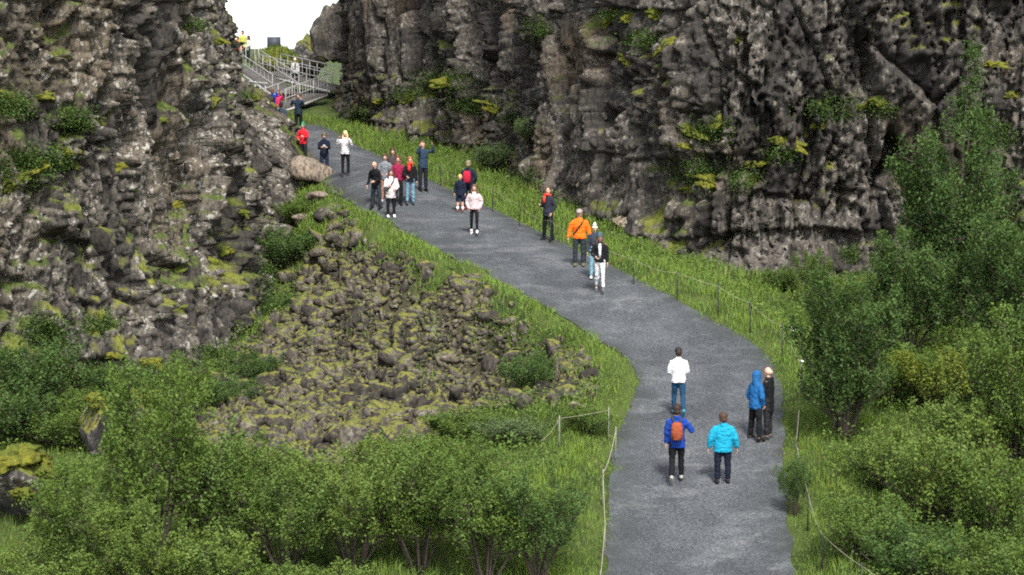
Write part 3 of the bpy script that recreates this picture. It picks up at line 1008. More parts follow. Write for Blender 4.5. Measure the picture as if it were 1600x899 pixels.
B, S = 'birch_tree', 'shrub'
GB = 'young birches along the near edge'
PLANTS = [
    (B, 'birch', 232, 46.3, 4.5, 1.15, G_MID, 'tallest birch of the near row, standing before the rock wall', 'tree', GB),
    (B, 'birch', 128, 45.9, 2.7, 1.0, G_MID, 'small birch at the left end of the near row', 'tree', GB),
    (B, 'birch', 335, 46.8, 2.8, 1.0, G_MID, 'birch just right of the tallest one in the near row', 'tree', GB),
    (B, 'birch', 440, 46.0, 2.45, 1.0, G_MID, 'rounded birch below the lower end of the stony slope', 'tree', GB),
    (B, 'birch', 548, 46.3, 2.6, 1.0, G_LITE, 'light green birch fourth from the rope fence', 'tree', GB),
    (B, 'birch', 655, 46.5, 2.7, 1.0, G_MID, 'birch third from the rope fence in the near row', 'tree', GB),
    (B, 'birch', 758, 46.0, 2.5, 1.0, G_MID, 'birch with dark bare stems, second from the rope fence', 'tree', GB),
    (B, 'birch', 842, 46.2, 2.4, 0.8, G_DARK, 'dark green birch closest to the rope fence at the near verge', 'tree', GB),
    (B, 'birch', 395, 48.2, 2.1, 0.85, G_LITE, 'paler birch filling the gap behind the rounded birch', 'tree', GB),
    (B, 'birch', 600, 48.4, 2.2, 0.85, G_LITE, 'paler birch standing behind the light green one', 'tree', GB),
    (B, 'birch', 710, 48.6, 2.1, 0.85, G_MID, 'birch in the second row below the silvery willow', 'tree', GB),
    (B, 'birch', 185, 44.4, 2.2, 0.8, G_LITE, 'short light birch in front of the tallest birch', 'tree', GB),
    (S, 'low', 520, 44.2, 1.0, 1.0, G_LITE, 'light green willow bush at the bottom edge, centre of the near row', 'shrub', None),
    (S, 'low', 400, 44.3, 1.1, 1.0, G_MID, 'mid green willow bush at the bottom edge below the rounded birch', 'shrub', None),
    (S, 'low', 1520, 52.5, 1.8, 1.2, G_LITE, 'light green willow below the yellow green bush', 'shrub', None),
    (S, 'low', 1400, 57.8, 1.4, 1.1, G_MID, 'mid green bush behind the big dark leaning shrub', 'shrub', None),
    (S, 'low', 1540, 58.5, 1.6, 1.1, G_MID, 'mid green bush right of the yellow green one', 'shrub', None),
    (S, 'low', 85, 44.9, 1.25, 1.1, G_LITE, 'light green willow bush beside the mossy corner rock', 'shrub', None),
    (S, 'low', 300, 44.6, 1.5, 1.1, G_LITE, 'light green willow bush at the bottom edge under the tallest birch', 'shrub', None),
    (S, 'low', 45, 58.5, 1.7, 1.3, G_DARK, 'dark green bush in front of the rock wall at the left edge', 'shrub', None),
    (S, 'low', 5, 55.0, 1.4, 1.2, G_DARK, 'dark bush cut by the left edge of the picture', 'shrub', None),
    (S, 'low', 90, 55.0, 1.0, 1.0, G_MID, 'mid green bush left of the mossy rock pillar', 'shrub', None),
    (S, 'birch', 285, 59.0, 2.0, 0.55, G_MID, 'slender pale shrub standing against the foot of the rock wall', 'shrub', None),
    (S, 'low', 345, 62.5, 0.9, 1.0, G_DARK, 'dark bush at the lower left corner of the stony slope', 'shrub', None),
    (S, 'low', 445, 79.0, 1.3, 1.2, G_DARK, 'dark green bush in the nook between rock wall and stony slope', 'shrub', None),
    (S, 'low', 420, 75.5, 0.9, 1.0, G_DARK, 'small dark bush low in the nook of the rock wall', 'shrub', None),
    (S, 'low', 462, 86.0, 0.8, 0.9, G_MID, 'green bush under the pinkish stones by the rock wall', 'shrub', None),
    (S, 'low', 832, 59.3, 1.15, 0.75, G_DARK, 'dark green bush on the lower right of the stony slope', 'shrub', None),
    (S, 'low', 720, 56.2, 0.8, 1.0, G_MID, 'low green bush below the middle of the stony slope', 'shrub', None),
    (S, 'low', 640, 54.0, 0.7, 1.0, G_LITE, 'low pale bush at the foot of the stony slope above the birches', 'shrub', None),
    (S, 'low', 800, 54.8, 0.6, 0.9, G_SILV, 'small silvery willow left of the short fence posts', 'shrub', None),
    (S, 'low', 915, 55.3, 0.6, 0.6, G_MID, 'small green bush behind the short rope fence', 'shrub', None),
    (S, 'dark', 1325, 54.6, 4.2, 0.9, (0.014, 0.044, 0.020, 1), 'big dark leaning shrub with bare stems right of the path', 'shrub', None),
    ('birch_tree', 'tall', 1495, 67.5, 9.4, 0.95, (0.016, 0.050, 0.024, 1), 'tall birch climbing high against the right-hand cliff', 'tree', None),
    (S, 'dark', 1425, 63.5, 3.6, 0.95, G_DARK, 'dark bush below the tall birch on its left', 'shrub', None),
    (S, 'dark', 1585, 62.5, 4.4, 1.0, G_DARK, 'dark tree-high bush below the tall birch at the right edge', 'shrub', None),
    (S, 'dark', 1600, 52.5, 3.9, 0.85, G_MID, 'tall mid green bush cut by the right edge', 'shrub', None),
    (S, 'low', 1470, 57.5, 1.5, 1.1, G_YEL, 'yellow green bush in the hollow behind the light willows', 'shrub', None),
    (S, 'low', 1400, 52.0, 1.2, 1.0, G_LITE, 'light green willow right under the big dark leaning shrub', 'shrub', None),
    (S, 'low', 1470, 49.5, 1.9, 1.25, G_LITE, 'broad light green willow in the middle of the right thicket', 'shrub', None),
    (S, 'low', 1560, 48.3, 1.8, 1.1, G_MID, 'mid green willow low at the right edge', 'shrub', None),
    (S, 'low', 1355, 47.6, 1.25, 0.95, G_MID, 'bush next to the drooping rope in the lower right', 'shrub', None),
    (S, 'low', 1440, 46.2, 1.3, 1.1, G_DARK, 'darker bush at the bottom of the right thicket', 'shrub', None),
    (S, 'low', 1555, 45.6, 1.3, 1.1, G_MID, 'bush in the lower right corner', 'shrub', None),
    (S, 'birch', 1248, 50.4, 1.35, 0.36, G_DARK, 'thin dark sapling growing through the rope at the path edge', 'shrub', None),
    (S, 'birch', 1272, 68.5, 1.75, 0.5, G_MID, 'small upright shrub at the cliff foot above the white stone', 'shrub', None),
    (S, 'low', 1225, 70.5, 0.7, 0.7, G_MID, 'low bush hugging the cliff foot left of the upright shrub', 'shrub', None),
    (S, 'low', 1330, 67.5, 1.2, 1.0, G_MID, 'green bush between the upright shrub and the dark bush', 'shrub', None),
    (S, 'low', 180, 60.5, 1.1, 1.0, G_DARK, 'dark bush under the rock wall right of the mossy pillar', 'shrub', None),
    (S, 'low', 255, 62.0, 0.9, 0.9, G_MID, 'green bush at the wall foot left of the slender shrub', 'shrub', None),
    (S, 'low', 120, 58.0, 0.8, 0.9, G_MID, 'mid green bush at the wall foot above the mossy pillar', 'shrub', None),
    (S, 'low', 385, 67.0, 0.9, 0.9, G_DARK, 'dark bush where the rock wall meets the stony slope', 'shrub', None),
    (S, 'low', 768, 93.5, 1.1, 0.85, G_SILV, 'silvery willow by the fence at the foot of the far cliff', 'shrub', None),
]
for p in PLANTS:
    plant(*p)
h = bvh_r.ray_cast(Vector((0, 0, CAM_Z)), Vector(ray(832, 222)).normalized())[0]
plant(S, 'low', 832, h.y - 0.3, 1.05, 0.65, G_SILV, 'silvery willow rooted on a ledge of the cliff', 'shrub', z=h.z - 0.1)


def blades(x, y, z, hgt, wdt, rng, lean=0.5):
    n = len(x)
    a = rng.uniform(0, 2 * math.pi, n)
    l = rng.normal(0, lean, n) * hgt
    b = rng.uniform(0, 2 * math.pi, n)
    base = np.stack([x, y, z], 1)
    sx = np.stack([np.cos(a), np.sin(a), 0 * a], 1) * wdt[:, None] * 0.5
    ld = np.stack([np.cos(b) * l, np.sin(b) * l, 0 * b], 1)
    mid = base + ld * 0.35 + np.array([0, 0, 1]) * (hgt * 0.6)[:, None]
    tip = base + ld + np.array([0, 0, 1]) * (hgt * (1 - 0.25 * np.abs(l) / hgt))[:, None]
    v = np.stack([base - sx, base + sx, mid + sx * 0.8, mid - sx * 0.8, tip], 1).reshape(-1, 3)
    k = np.arange(n)[:, None] * 5
    return v, k + np.array([[3, 2, 4]]), k + np.array([[0, 1, 2, 3]])


def free_ground(x, y):
    """True where turf grows: off the path, off the stones, before the cliffs"""
    t = np.where(in_poly(x, y, TALUS), -1, 1) * dist_line(x, y, TALUS + TALUS[:1])
    return t


rng = np.random.default_rng(8)
n = 720000
x = rng.uniform(-14.5, 21, n)
y = 43.5 + 76 * rng.random(n) ** 1.5
u = 800 + x / y * F_PX
pdv = path_dist(x, y)
tdv = free_ground(x, y)
clump = fbm(x * 1.3, y * 1.3, octs=3, seed=91)
patch = fbm(x * 0.35, y * 0.35, octs=2, seed=92)
ok = (pdv > -0.16 + 0.16 * rng.random(n) + 0.36 * fbm(x * 1.3, y * 1.3, octs=3, seed=93)) & (u > -60) & (u < 1900) & ((tdv > 0) | (rng.random(n) < 0.02 + 0.35 * np.exp(tdv / 0.45) + 0.25 * (clump > 0.25)) | ((pdv < 1.4) & (rng.random(n) < 0.9)))
ok &= rng.random(n) < np.clip(0.42 + 0.9 * np.exp(-pdv / 1.6) + 0.35 * clump, 0.08, 1)
ok &= rng.random(n) < np.clip(60 / y, 0.3, 1) * 0.62
x, y, pdv, clump, patch = x[ok], y[ok], pdv[ok], clump[ok], patch[ok]
hgt = (0.16 + 0.13 * rng.random(len(x)) + 0.16 * np.clip(clump, -0.3, 1)) * (0.6 + 0.4 * smooth(0.0, 0.5, pdv)) * (1 + 0.5 * smooth(0.3, 1.0, pdv))
hgt = np.maximum(hgt * 0.74, 0.06) * np.clip(y / 60, 0.9, 1.3)
v, t, q = blades(x, y, ground_z(x, y) - 0.03, hgt, np.full(len(x), 0.022) * np.clip(y / 55, 0.9, 1.7), rng, 0.55)
tint = np.clip(0.34 + 0.6 * patch + 0.28 * rng.normal(size=len(x)) + 0.5 * np.exp(-pdv / 1.2) + 0.45 * clump, 0, 0.92)
tint = np.where(rng.random(len(x)) < 0.035, 1.0, tint)
g = link('grass', np_mesh('grass', v, tris=t, quads=q, mats=(M_GRASS,), smooth_shade=False, attrs={'tint': ('POINT', 'FLOAT', np.repeat(tint, 5))}), kind='stuff', label='rough green grass along the path verges and banks', cat='grass')
g.color = (0.170, 0.262, 0.040, 1)
print('grass blades', len(x))

# broad-leaved ground cover between the bushes
n = 290000
x = rng.uniform(-14.5, 20, n)
y = 44 + 60 * rng.random(n) ** 1.4
u = 800 + x / y * F_PX
pdv = path_dist(x, y)
cl = fbm(x * 0.9, y * 0.9, octs=3, seed=95)
ok = (pdv > 0.9) & (u > -40) & (u < 1850) & (free_ground(x, y) > -0.3) & (cl > -0.05 + 0.25 * rng.random(n) - 0.25 * (u > 1230) * (y < 75))
ok &= rng.random(n) < 0.75
x, y, cl, u = x[ok], y[ok], cl[ok], u[ok]
cl = cl + 0.18 * (u > 1250) * (y < 72)
z = ground_z(x, y) + 0.04 + np.clip(0.15 + 0.9 * cl, 0.03, 0.6) * rng.random(len(x)) ** 0.7
v, q = leaf_quads(np.stack([x, y, z], 1), 0.085, rng, 0.9, 0.75)
tint = np.clip(0.45 + 0.4 * fbm(x * 0.4, y * 0.4, octs=2, seed=96) + 0.2 * rng.normal(size=len(x)), 0, 1)
g = link('ground_cover', np_mesh('ground_cover', v, quads=q, mats=(M_LEAF,), smooth_shade=False, attrs={'tint': ('POINT', 'FLOAT', np.repeat(tint, 4))}), kind='stuff', label='leafy low ground cover between the bushes', cat='ground cover')
g.color = (0.120, 0.185, 0.036, 1)

# ferns and grass tufts on the ledges of the cliffs
LEDGE = [(bvh_r, 'right', [(690, 128, 55, 22), (640, 148, 40, 12), (740, 165, 50, 14), (800, 185, 25, 12), (560, 175, 20, 12), (840, 45, 20, 20), (1110, 205, 35, 22), (1090, 270, 45, 25), (1160, 280, 25, 18), (1300, 170, 40, 20), (1220, 240, 30, 14), (1380, 170, 20, 10), (1000, 60, 25, 18),
                           (820, 275, 22, 16), (1330, 400, 18, 14), (1560, 210, 30, 20), (960, 25, 30, 8)]),
         (bvh_l, 'left', [(45, 258, 45, 26), (90, 250, 30, 18), (20, 165, 30, 20), (120, 185, 40, 18), (75, 515, 40, 22), (155, 510, 30, 15), (330, 560, 30, 20), (70, 600, 60, 30), (120, 590, 50, 25), (20, 620, 25, 30), (385, 150, 14, 8), (300, 40, 20, 8), (420, 420, 20, 40), (445, 470, 20, 30), (230, 585, 30, 12), (345, 590, 25, 15)])]
for bvh, side, spots in LEDGE:
    P_ = []
    for (cu, cv, su, sv) in spots:
        k = int(su * sv * 0.9) + 60
        for a, b in zip(rng.normal(cu, su * 0.5, k), rng.normal(cv, sv * 0.5, k)):
            h = bvh.ray_cast(Vector((0, 0, CAM_Z)), Vector(ray(a, b)).normalized())
            if h[0] is not None:
                nn = h[1] if h[1].y < 0 else -h[1]
                P_.append(np.array(h[0] + nn * rng.uniform(0.0, 0.16)) + rng.normal(0, 0.05, 3))
    P_ = np.repeat(np.array(P_), 3, 0) + rng.normal(0, 0.07, (3 * len(P_), 3))
    v, q = leaf_quads(P_, 0.085, rng, 0.5, 0.5)
    tint = np.clip(0.45 + 0.5 * fbm(P_[:, 0] * 0.6, P_[:, 1] * 0.6, P_[:, 2] * 0.6, octs=2, seed=97) + 0.2 * rng.normal(size=len(P_)), 0, 1)
    g = link('ledge_foliage', np_mesh('ledge_foliage', v, quads=q, mats=(M_LEAF,), smooth_shade=False, attrs={'tint': ('POINT', 'FLOAT', np.repeat(tint, 4))}), kind='stuff',
             label='ferns and tufts growing on the ledges of the %s cliff' % side, cat='ledge plants')
    g.color = (0.045, 0.085, 0.026, 1)

# ------------------------------------------------------------------ fences, walkway
M_POST = plain('dark_iron_post', (0.030, 0.034, 0.032), 0.6, 0.2, 20, metal=0.3)
M_ROPE = plain('weathered_rope', (0.27, 0.245, 0.19), 0.9, 0.2, 40, 0.4)
M_STEEL = plain('pale_galvanised_steel', (0.33, 0.32, 0.31), 0.6, 0.25, 14, metal=0.2)
M_DECK = plain('walkway_planks', (0.085, 0.075, 0.068), 0.85, 0.3, 8, 0.3)
M_WPOST = plain('pale_post', (0.17, 0.17, 0.15), 0.7, 0.15, 20)


def rope_fence(name, label, tops, post_mat, tall=0.85, sag=0.07, rad=0.005, skip=()):
    """posts under the given rope pixels, and a rope hung from post to post"""
    o = None
    last = None
    for i, (u, v) in enumerate(tops):
        b = v
        for _ in range(12):
            b = v + tall * F_PX / D(b)
        p = ground_hit(u, b)
        p[2] = float(ground_z(p[0], p[1]))
        if o is None:
            o = link(name, None, label=label, cat='fence', loc=p)
            org = p.copy()
        q = p - org
        top = q + np.array([0, 0, tall])
        if i not in skip:
            MB().tube([q - np.array([0, 0, .25]), q + np.array([0, 0, tall * .5]), top + np.array([0, 0, .04])], [0.016, 0.015, 0.014], 6).build('post', post_mat, o)
        if last is not None:
            ts_ = np.linspace(0, 1, 9)
            sg = sag * (1 + 0.6 * math.sin(i * 2.3)) * np.linalg.norm(top - last) / 2.5
            MB().tube([last + (top - last) * t - np.array([0, 0, 4 * sg * t * (1 - t) + .03]) for t in ts_], rad, 5).build('rope', M_ROPE, o)
        last = top
    return o


rope_fence('rope_fence', 'rope strung on dark iron posts along the right verge of the path',
           [(612, 226), (655, 243), (688, 256), (722, 274), (770, 293), (812, 315), (860, 340), (915, 368), (990, 400), (1058, 424), (1122, 447), (1172, 474), (1222, 510), (1250, 570), (1248, 636), (1243, 690), (1262, 770), (1285, 842), (1345, 897), (1420, 930)], M_POST)
rope_fence('rope_fence', 'pale rope on posts along the left verge at the bottom of the picture', [(962, 668), (942, 735), (945, 812), (938, 893), (934, 960)], M_WPOST, tall=0.8, rad=0.0085, sag=0.1)
rope_fence('rope_fence', 'short rope fence on two pale posts below the bend of the path', [(845, 690), (874, 660), (951, 638)], M_WPOST, tall=0.75, rad=0.005, skip=(0,))


def span(o, a, b, org, width, deck_mat, rails=(0.55, 1.05), gap=1.1, sides=(1, -1), back=1.6, thick=0.14):
    """one straight run of walkway from a to b (near edge), its deck and railings"""
    a, b = np.asarray(a) - org, np.asarray(b) - org
    d = b - a
    L = np.linalg.norm(d)
    d = d / L
    side = np.array([-d[1], d[0], 0])
    side /= np.linalg.norm(side)
    if side[1] < 0:
        side = -side
    n = max(2, int(L / 0.55))
    for i in range(n):                                       # planks
        p, q = a + d * (L * i / n + 0.012), a + d * (L * (i + 1) / n - 0.012)
        m = MB()
        vs = [p, q, q + side * width, p + side * width]
        m.add([*vs, *[w_ - np.array([0, 0, 0.05]) for w_ in vs]], [(0, 1, 2, 3), (7, 6, 5, 4), (0, 4, 5, 1), (1, 5, 6, 2), (2, 6, 7, 3), (3, 7, 4, 0)])
        m.build('plank', deck_mat, o, smooth_shade=False)
    for s in (0, 1):
        off_ = side * (width * s)
        MB().tube([a + off_ - np.array([0, 0, .14]), b + off_ - np.array([0, 0, .14])], [(0.03, 0.09)] * 2, 4).build('beam', M_STEEL, o, smooth_shade=False)
        for h in rails:
            MB().tube([a + off_ + np.array([0, 0, h]), b + off_ + np.array([0, 0, h])], 0.024, 6).build('rail', M_STEEL, o)
        k = max(2, int(round(L / gap)) + 1)
        for i in range(k):
            p = a + d * L * i / (k - 1) + off_
            MB().tube([p - np.array([0, 0, 0.25]), p + np.array([0, 0, rails[-1]])], 0.02, 6).build('railing_post', M_STEEL, o)


org = at(450, 170, 126)
wk = link('walkway', None, label='pale steel walkway with railings zigzagging up through the gap', cat='walkway', loc=org)
A0, A1 = at(516, 140, 129), at(400, 112, 139)
B0, B1 = at(512, 146, 127.5), at(446, 170, 124.5)
C0, C1 = at(426, 146, 129.5), at(368, 106, 140.0)
span(wk, A0, A1, org, 1.6, M_DECK)
span(wk, B0, B1, org, 1.5, M_DECK)
span(wk, C0, C1, org, 1.5, M_DECK)
for (u0, v0, v1, dd) in ((370, 70, 118, 140), (377, 66, 118, 140.5), (384, 66, 116, 141), (391, 62, 114, 141.4), (398, 60, 112, 141.8), (404, 68, 110, 142.2)):
    p, q = at(u0, v1, dd) - org, at(u0, v0, dd) - org
    MB().tube([p, q], 0.03, 6).build('railing_post', M_STEEL, wk)
for (u0, v0, v1, dd) in ((383, 126, 150, 131), (391, 126, 152, 130.6), (399, 127, 154, 130.2), (407, 128, 156, 129.8), (415, 130, 158, 129.4)):
    p, q = at(u0, v1, dd) - org, at(u0, v0, dd) - org
    MB().tube([p, q], 0.045, 6).build('railing_post', M_STEEL, wk)
MB().tube([at(381, 127, 131.1) - org, at(418, 131, 129.2) - org], 0.045, 6).build('rail', M_STEEL, wk)
# close-set balusters along the lower ramp
for i in range(16):
    p = B0 + (B1 - B0) * (i + .5) / 16 - org
    MB().tube([p - np.array([0, 0, .2]), p + np.array([0, 0, 1.03])], 0.011, 5).build('baluster', M_STEEL, wk)
# the dark panel on the skyline and the hummock under it
M_PANEL = plain('dark_panel', (0.035, 0.042, 0.055), 0.6, 0.1, 5)
pc = at(428, 76, 146)
pn = link('signboard', None, label='dark square board standing on the skyline above the grassy hummock', cat='board', loc=pc)
MB().box((-.42, -.04, -.15), (.42, .04, .72)).build('board', M_PANEL, pn, smooth_shade=False)
for sx in (-.34, .34):
    MB().tube([(sx, .07, -1.2), (sx, .07, .6)], 0.035, 6).build('leg', M_POST, pn)
hv, hf = ICO[4]
hn = fbm(hv[:, 0] * 1.8 + 4, hv[:, 1] * 1.8, hv[:, 2] * 1.8, octs=4, seed=71)
hum = link('hummock', None, label='grassy hummock on the skyline beside the walkway', cat='hummock', loc=at(430, 96, 144))
link('mound', np_mesh('mound', hv * (1 + 0.35 * hn[:, None]) * np.array([1.35, 1.0, 0.85]), tris=hf, mats=(M_MOSS,)), hum)
r_ = np.random.default_rng(9)
k_ = r_.choice(np.where(hv[:, 2] > 0.1)[0], 900)
tp_ = hv[k_] * (1 + 0.35 * hn[k_][:, None]) * np.array([1.35, 1.0, 0.85])
v_, t_, q_ = blades(tp_[:, 0], tp_[:, 1], tp_[:, 2] - 0.05, r_.uniform(.12, .3, 900), np.full(900, .05), r_)
go = link('tufts', np_mesh('tufts', v_, tris=t_, quads=q_, mats=(M_GRASS,), smooth_shade=False, attrs={'tint': ('POINT', 'FLOAT', np.repeat(r_.random(900), 5))}), hum, kind='stuff')
go.color = (0.08, 0.12, 0.02, 1)

# ------------------------------------------------------------------ people
_cloth = {}


def cloth(col, rough=0.85):
    key = (tuple(col), rough)
    if key not in _cloth:
        nt = NT('cloth')
        tc = nt.n('ShaderNodeTexCoord').outputs['Object']
        w1 = nt.noise(nt.scale(tc, (1, 1, 1.8)), 9, 3, 0.55)
        c = nt.mix(nt.ramp(nt.noise(tc, 60, 2, 0.5), 0.3, 0.7), tuple(x * 0.86 for x in col), tuple(min(0.85, x * 1.1) for x in col))
        _cloth[key] = nt.done(nt.bsdf(c, rough, nt.bump(w1, 0.8, 0.05), 0.2))
    return _cloth[key]


def skin_mat(col=(0.52, 0.30, 0.22)):
    nt = NT('skin')
    tc = nt.n('ShaderNodeTexCoord').outputs['Object']
    c = nt.mix(nt.ramp(nt.noise(tc, 18, 3, 0.5), 0.35, 0.7), tuple(x * 0.92 for x in col), col)
    return nt.done(nt.bsdf(c, 0.55, None, 0.3))


M_SKIN = skin_mat()
M_EYE = plain('eye', (0.02, 0.015, 0.012), 0.3, 0.1)
M_LIP = plain('lips', (0.30, 0.10, 0.09), 0.5, 0.1)
_todo = []                                   # meshes still to be fused into one skin


def fuse(mb, name, mat, parent, voxel):
    o = link(name, mb.mesh(name, (mat,)), parent)
    r = o.modifiers.new('fuse', 'REMESH')
    r.mode = 'VOXEL'
    r.voxel_size = voxel
    r.use_smooth_shade = True
    s = o.modifiers.new('relax', 'SMOOTH')
    s.factor = 0.5
    s.iterations = 2 if voxel > 0.012 else 1
    if name == 'body':
        dc = o.modifiers.new('thin', 'DECIMATE')
        dc.ratio = 0.5
    _todo.append((o, mat))
    return o


# arms: directions of upper arm and forearm (x outward, y forward, z up)
ARMS = {
    'down': ((.16, .0, -1), (.06, .16, -1)), 'loose': ((.30, -.05, -1), (.16, .22, -1)), 'swing_f': ((.12, .38, -1), (.0, .65, -.9)), 'swing_b': ((.16, -.42, -1), (.05, -.1, -1)),
    'pocket': ((.34, -.12, -1), (-.28, .38, -.9)), 'front': ((.22, .12, -1), (-.5, 1.0, -.35)), 'phone': ((.12, .22, -1), (-.42, 1.0, .25)), 'strap': ((.55, -.05, -.85), (-.25, .55, .35)),
    'photo': ((.34, .70, -.45), (-.40, .40, 1.0)), 'photo_high': ((.40, .80, .0), (-.34, .25, 1.0)), 'hip': ((.5, -.1, -1), (-.7, .3, -.5)),
}
# legs: thigh and shin directions for left, right (y forward)
LEGS = {
    'stand': (((.04, .0, -1), (.02, -.02, -1)), ((.04, .02, -1), (.02, -.03, -1))),
    'apart': (((.16, .03, -1), (.10, -.03, -1)), ((.14, -.02, -1), (.10, -.06, -1))),
    'walk': (((.02, .30, -1), (.02, .02, -1)), ((.02, -.12, -1), (.02, -.52, -1))),
    'walk2': (((.02, -.10, -1), (.02, -.50, -1)), ((.02, .28, -1), (.02, .04, -1))),
}


def person(label, u=None, v=None, yaw=180, H=1.72, girth=1.0, top=(.03, .03, .035), hem=.82, puff=0.0, legs=(.02, .02, .025), leg_fit=1.0, shoes=(.03, .03, .03), hair=('short', (.06, .04, .03)),
           arms=('down', 'down'), stance='stand', lean=0.0, look=(0, 0), hat=None, hood=False, shorts=False, scarf=None, strap=None, socks=None, shirt=None, voxel=0.011, pos=None, skin=None):
    if pos is None:
        p = ground_hit(u, v)
        pos = (p[0], p[1], float(land(p[0], p[1])) + 0.025)
    k = H / 1.75
    o = link('person', None, label=label, cat='person', group='visitors on the path', loc=pos, rot=(0, 0, R(yaw)), scale=(k * girth, k * girth, k))
    tw = lambda q: np.array([q[0], q[1] + lean * max(0, q[2] - .95), q[2] - 0.35 * lean * lean * max(0, q[2] - .95)])
    lk, tl = R(look[0]), R(look[1])

    def hd(q):
        q = np.array(q, float) - (0, 0, 1.53)
        c_, s_ = math.cos(tl), math.sin(tl)                  # nod: + looks up
        q = np.array([q[0], q[1] * c_ - q[2] * s_ * 1.0, q[1] * s_ + q[2] * c_])
        c_, s_ = math.cos(lk), math.sin(lk)                  # turn: + to the person's left
        q = np.array([q[0] * c_ - q[1] * s_, q[0] * s_ + q[1] * c_, q[2]])
        return tw(q + (0, 0, 1.53))

    hrot = np.array(Matrix.Rotation(lk, 3, 'Z') @ Matrix.Rotation(tl, 3, 'X'))
    # joints
    leg_j, low = [], 9
    for i, sx in enumerate((-1, 1)):
        th, sh = LEGS[stance][i]
        hip = np.array([sx * .09, 0, .92])
        n_ = lambda d: np.array([d[0] * sx, d[1], d[2]]) / np.linalg.norm(d)
        knee = hip + n_(th) * .42
        ank = knee + n_(sh) * .41
        pit = 0.0 if sh[1] > -.3 else 0.75
        leg_j.append((hip, knee, ank, pit))
        toe_z = ank[2] - .07 - (0.10 if pit else 0)
        low = min(low, toe_z)
    dz = -low                                                # stand on the lower foot
    o.location.z += (dz - 0.0) * k - 0.0
    arm_j = []
    for i, sx in enumerate((-1, 1)):
        ua, fa = ARMS[arms[i]]
        n_ = lambda d: np.array([d[0] * sx, d[1], d[2]]) / np.linalg.norm(d)
        sho = tw((sx * .178, -.005, 1.405))
        elb = sho + n_(ua) * .29
        wri = elb + n_(fa) * .25
        arm_j.append((sho, elb, wri, n_(fa), sx))
    ring = lambda z, rx, ry, y0=0.0: tw((0, y0, z)) + np.stack([np.cos(np.arange(14) * math.pi / 7) * rx, np.sin(np.arange(14) * math.pi / 7) * ry, np.zeros(14)], 1)
    # the body, one continuous skin
    b = MB()
    b.rings([ring(*q) for q in ((.88, .13, .095), (1.0, .145, .105), (1.1, .13, .095), (1.25, .15, .105), (1.38, .145, .09), (1.44, .10, .07), (1.50, .06, .06))])
    b.tube([tw((0, 0, 1.45)), hd((0, .012, 1.57))], [.055, .05], 10)
    b.ell(hd((0, .018, 1.648)), (.076, .094, .106), 14, 10, rot=hrot)
    b.ell(hd((0, .048, 1.588)), (.056, .062, .052), 12, 8, rot=hrot)
    b.ell(hd((0, .118, 1.628)), (.014, .02, .024), 8, 6, rot=hrot)
    for sx in (-1, 1):
        b.ell(hd((sx * .078, .008, 1.635)), (.013, .024, .034), 8, 6, rot=hrot)
    for (hip, knee, ank, pit), sx in zip(leg_j, (-1, 1)):
        b.tube([hip, (hip + knee) / 2, knee, knee + (ank - knee) * .35, ank], [q_ * (1 if shorts else .84 * leg_fit) for q_ in (.088, .075, .055, .057, .042)], 10, round_ends=True)
        b.ell(ank + (0, .055, -.045), (.036, .095, .032), 10, 6)
    for sho, elb, wri, fd, sx in arm_j:
        b.tube([sho, (sho + elb) / 2, elb, elb + (wri - elb) * .3, wri], [.036, .042, .038, .038, .027], 10, round_ends=True)
        inn = np.array([-sx, 0.0, 0.0]) if abs(fd[0]) < 0.8 else np.array([0, 0, -1.0])
        inn = inn - fd * (inn @ fd)
        inn /= np.linalg.norm(inn)
        lat = np.cross(fd, inn) * (1 if sx < 0 else -1)
        if lat[1] < 0 and abs(lat[1]) > .3:
            lat = -lat
        pal = wri + fd * .05
        b.tube([wri - fd * .01, wri + fd * .03, wri + fd * .085], [(.026, .02), (.038, .018), (.040, .016)], 10, flat=inn)
        for q, ln in ((-.029, .060), (-.010, .074), (.009, .080), (.028, .070)):
            s0 = wri + fd * .078 + lat * q
            s1 = s0 + (fd + inn * .35) / 1.06 * ln * .5
            s2 = s1 + (fd * .6 + inn * .8) * ln * .5
            b.tube([s0, s1, s2], [.0105, .010, .0085], 6, round_ends=True)
        s0 = wri + fd * .025 + lat * .032
        s1 = s0 + (fd * .6 + lat * .75) * .035
        b.tube([s0, s1, s1 + (fd * .9 + inn * .4) * .035], [.013, .012, .0095], 6, round_ends=True)
    body = fuse(b, 'body', skin or M_SKIN, o, voxel)
    # eyes, mouth
    for sx in (-1, 1):
        MB().ell(hd((sx * .031, .101, 1.648)), (.012, .008, .008), 8, 6, rot=hrot).build('eye', M_EYE, o)
    MB().ell(hd((0, .104, 1.585)), (.022, .008, .007), 8, 6, rot=hrot).build('mouth', M_LIP, o)
    # jacket or shirt
    f = puff
    j = MB()
    rs = [(hem, .178 + f, .135 + f)]
    if hem < .9:
        rs.append((.93, .180 + f * .9, .138 + f * .9))
    rs += [(1.08, .162 + f * .9, .122 + f * .9), (1.27, .182 + f * .8, .130 + f * .8), (1.385, .192 + f * .4, .118 + f * .4), (1.445, .155, .10), (1.485, .085, .080), (1.515, .072, .072, .005)]
    j.rings([ring(*q) for q in rs])
    for sho, elb, wri, fd, sx in arm_j:
        j.tube([sho + (-sx * .055, 0, -.012), sho + (-sx * .012, 0, -.012), (sho + elb) / 2, elb, (elb + wri) / 2, wri - fd * .005], [.055, .066 + f * .35, .064 + f * .6, .058 + f * .6, .052 + f * .6, .042 + f * .5], 12, round_ends=False)
    if hood:
        j.ell(hd((0, -.012, 1.65)), (.108, .112, .135), 14, 10, rot=hrot)
        j.tube([tw((0, -.02, 1.44)), hd((0, -.012, 1.60))], [.11, .098], 12)
    else:
        j.ell(tw((0, -.085, 1.475)), (.085, .045, .05), 10, 6)
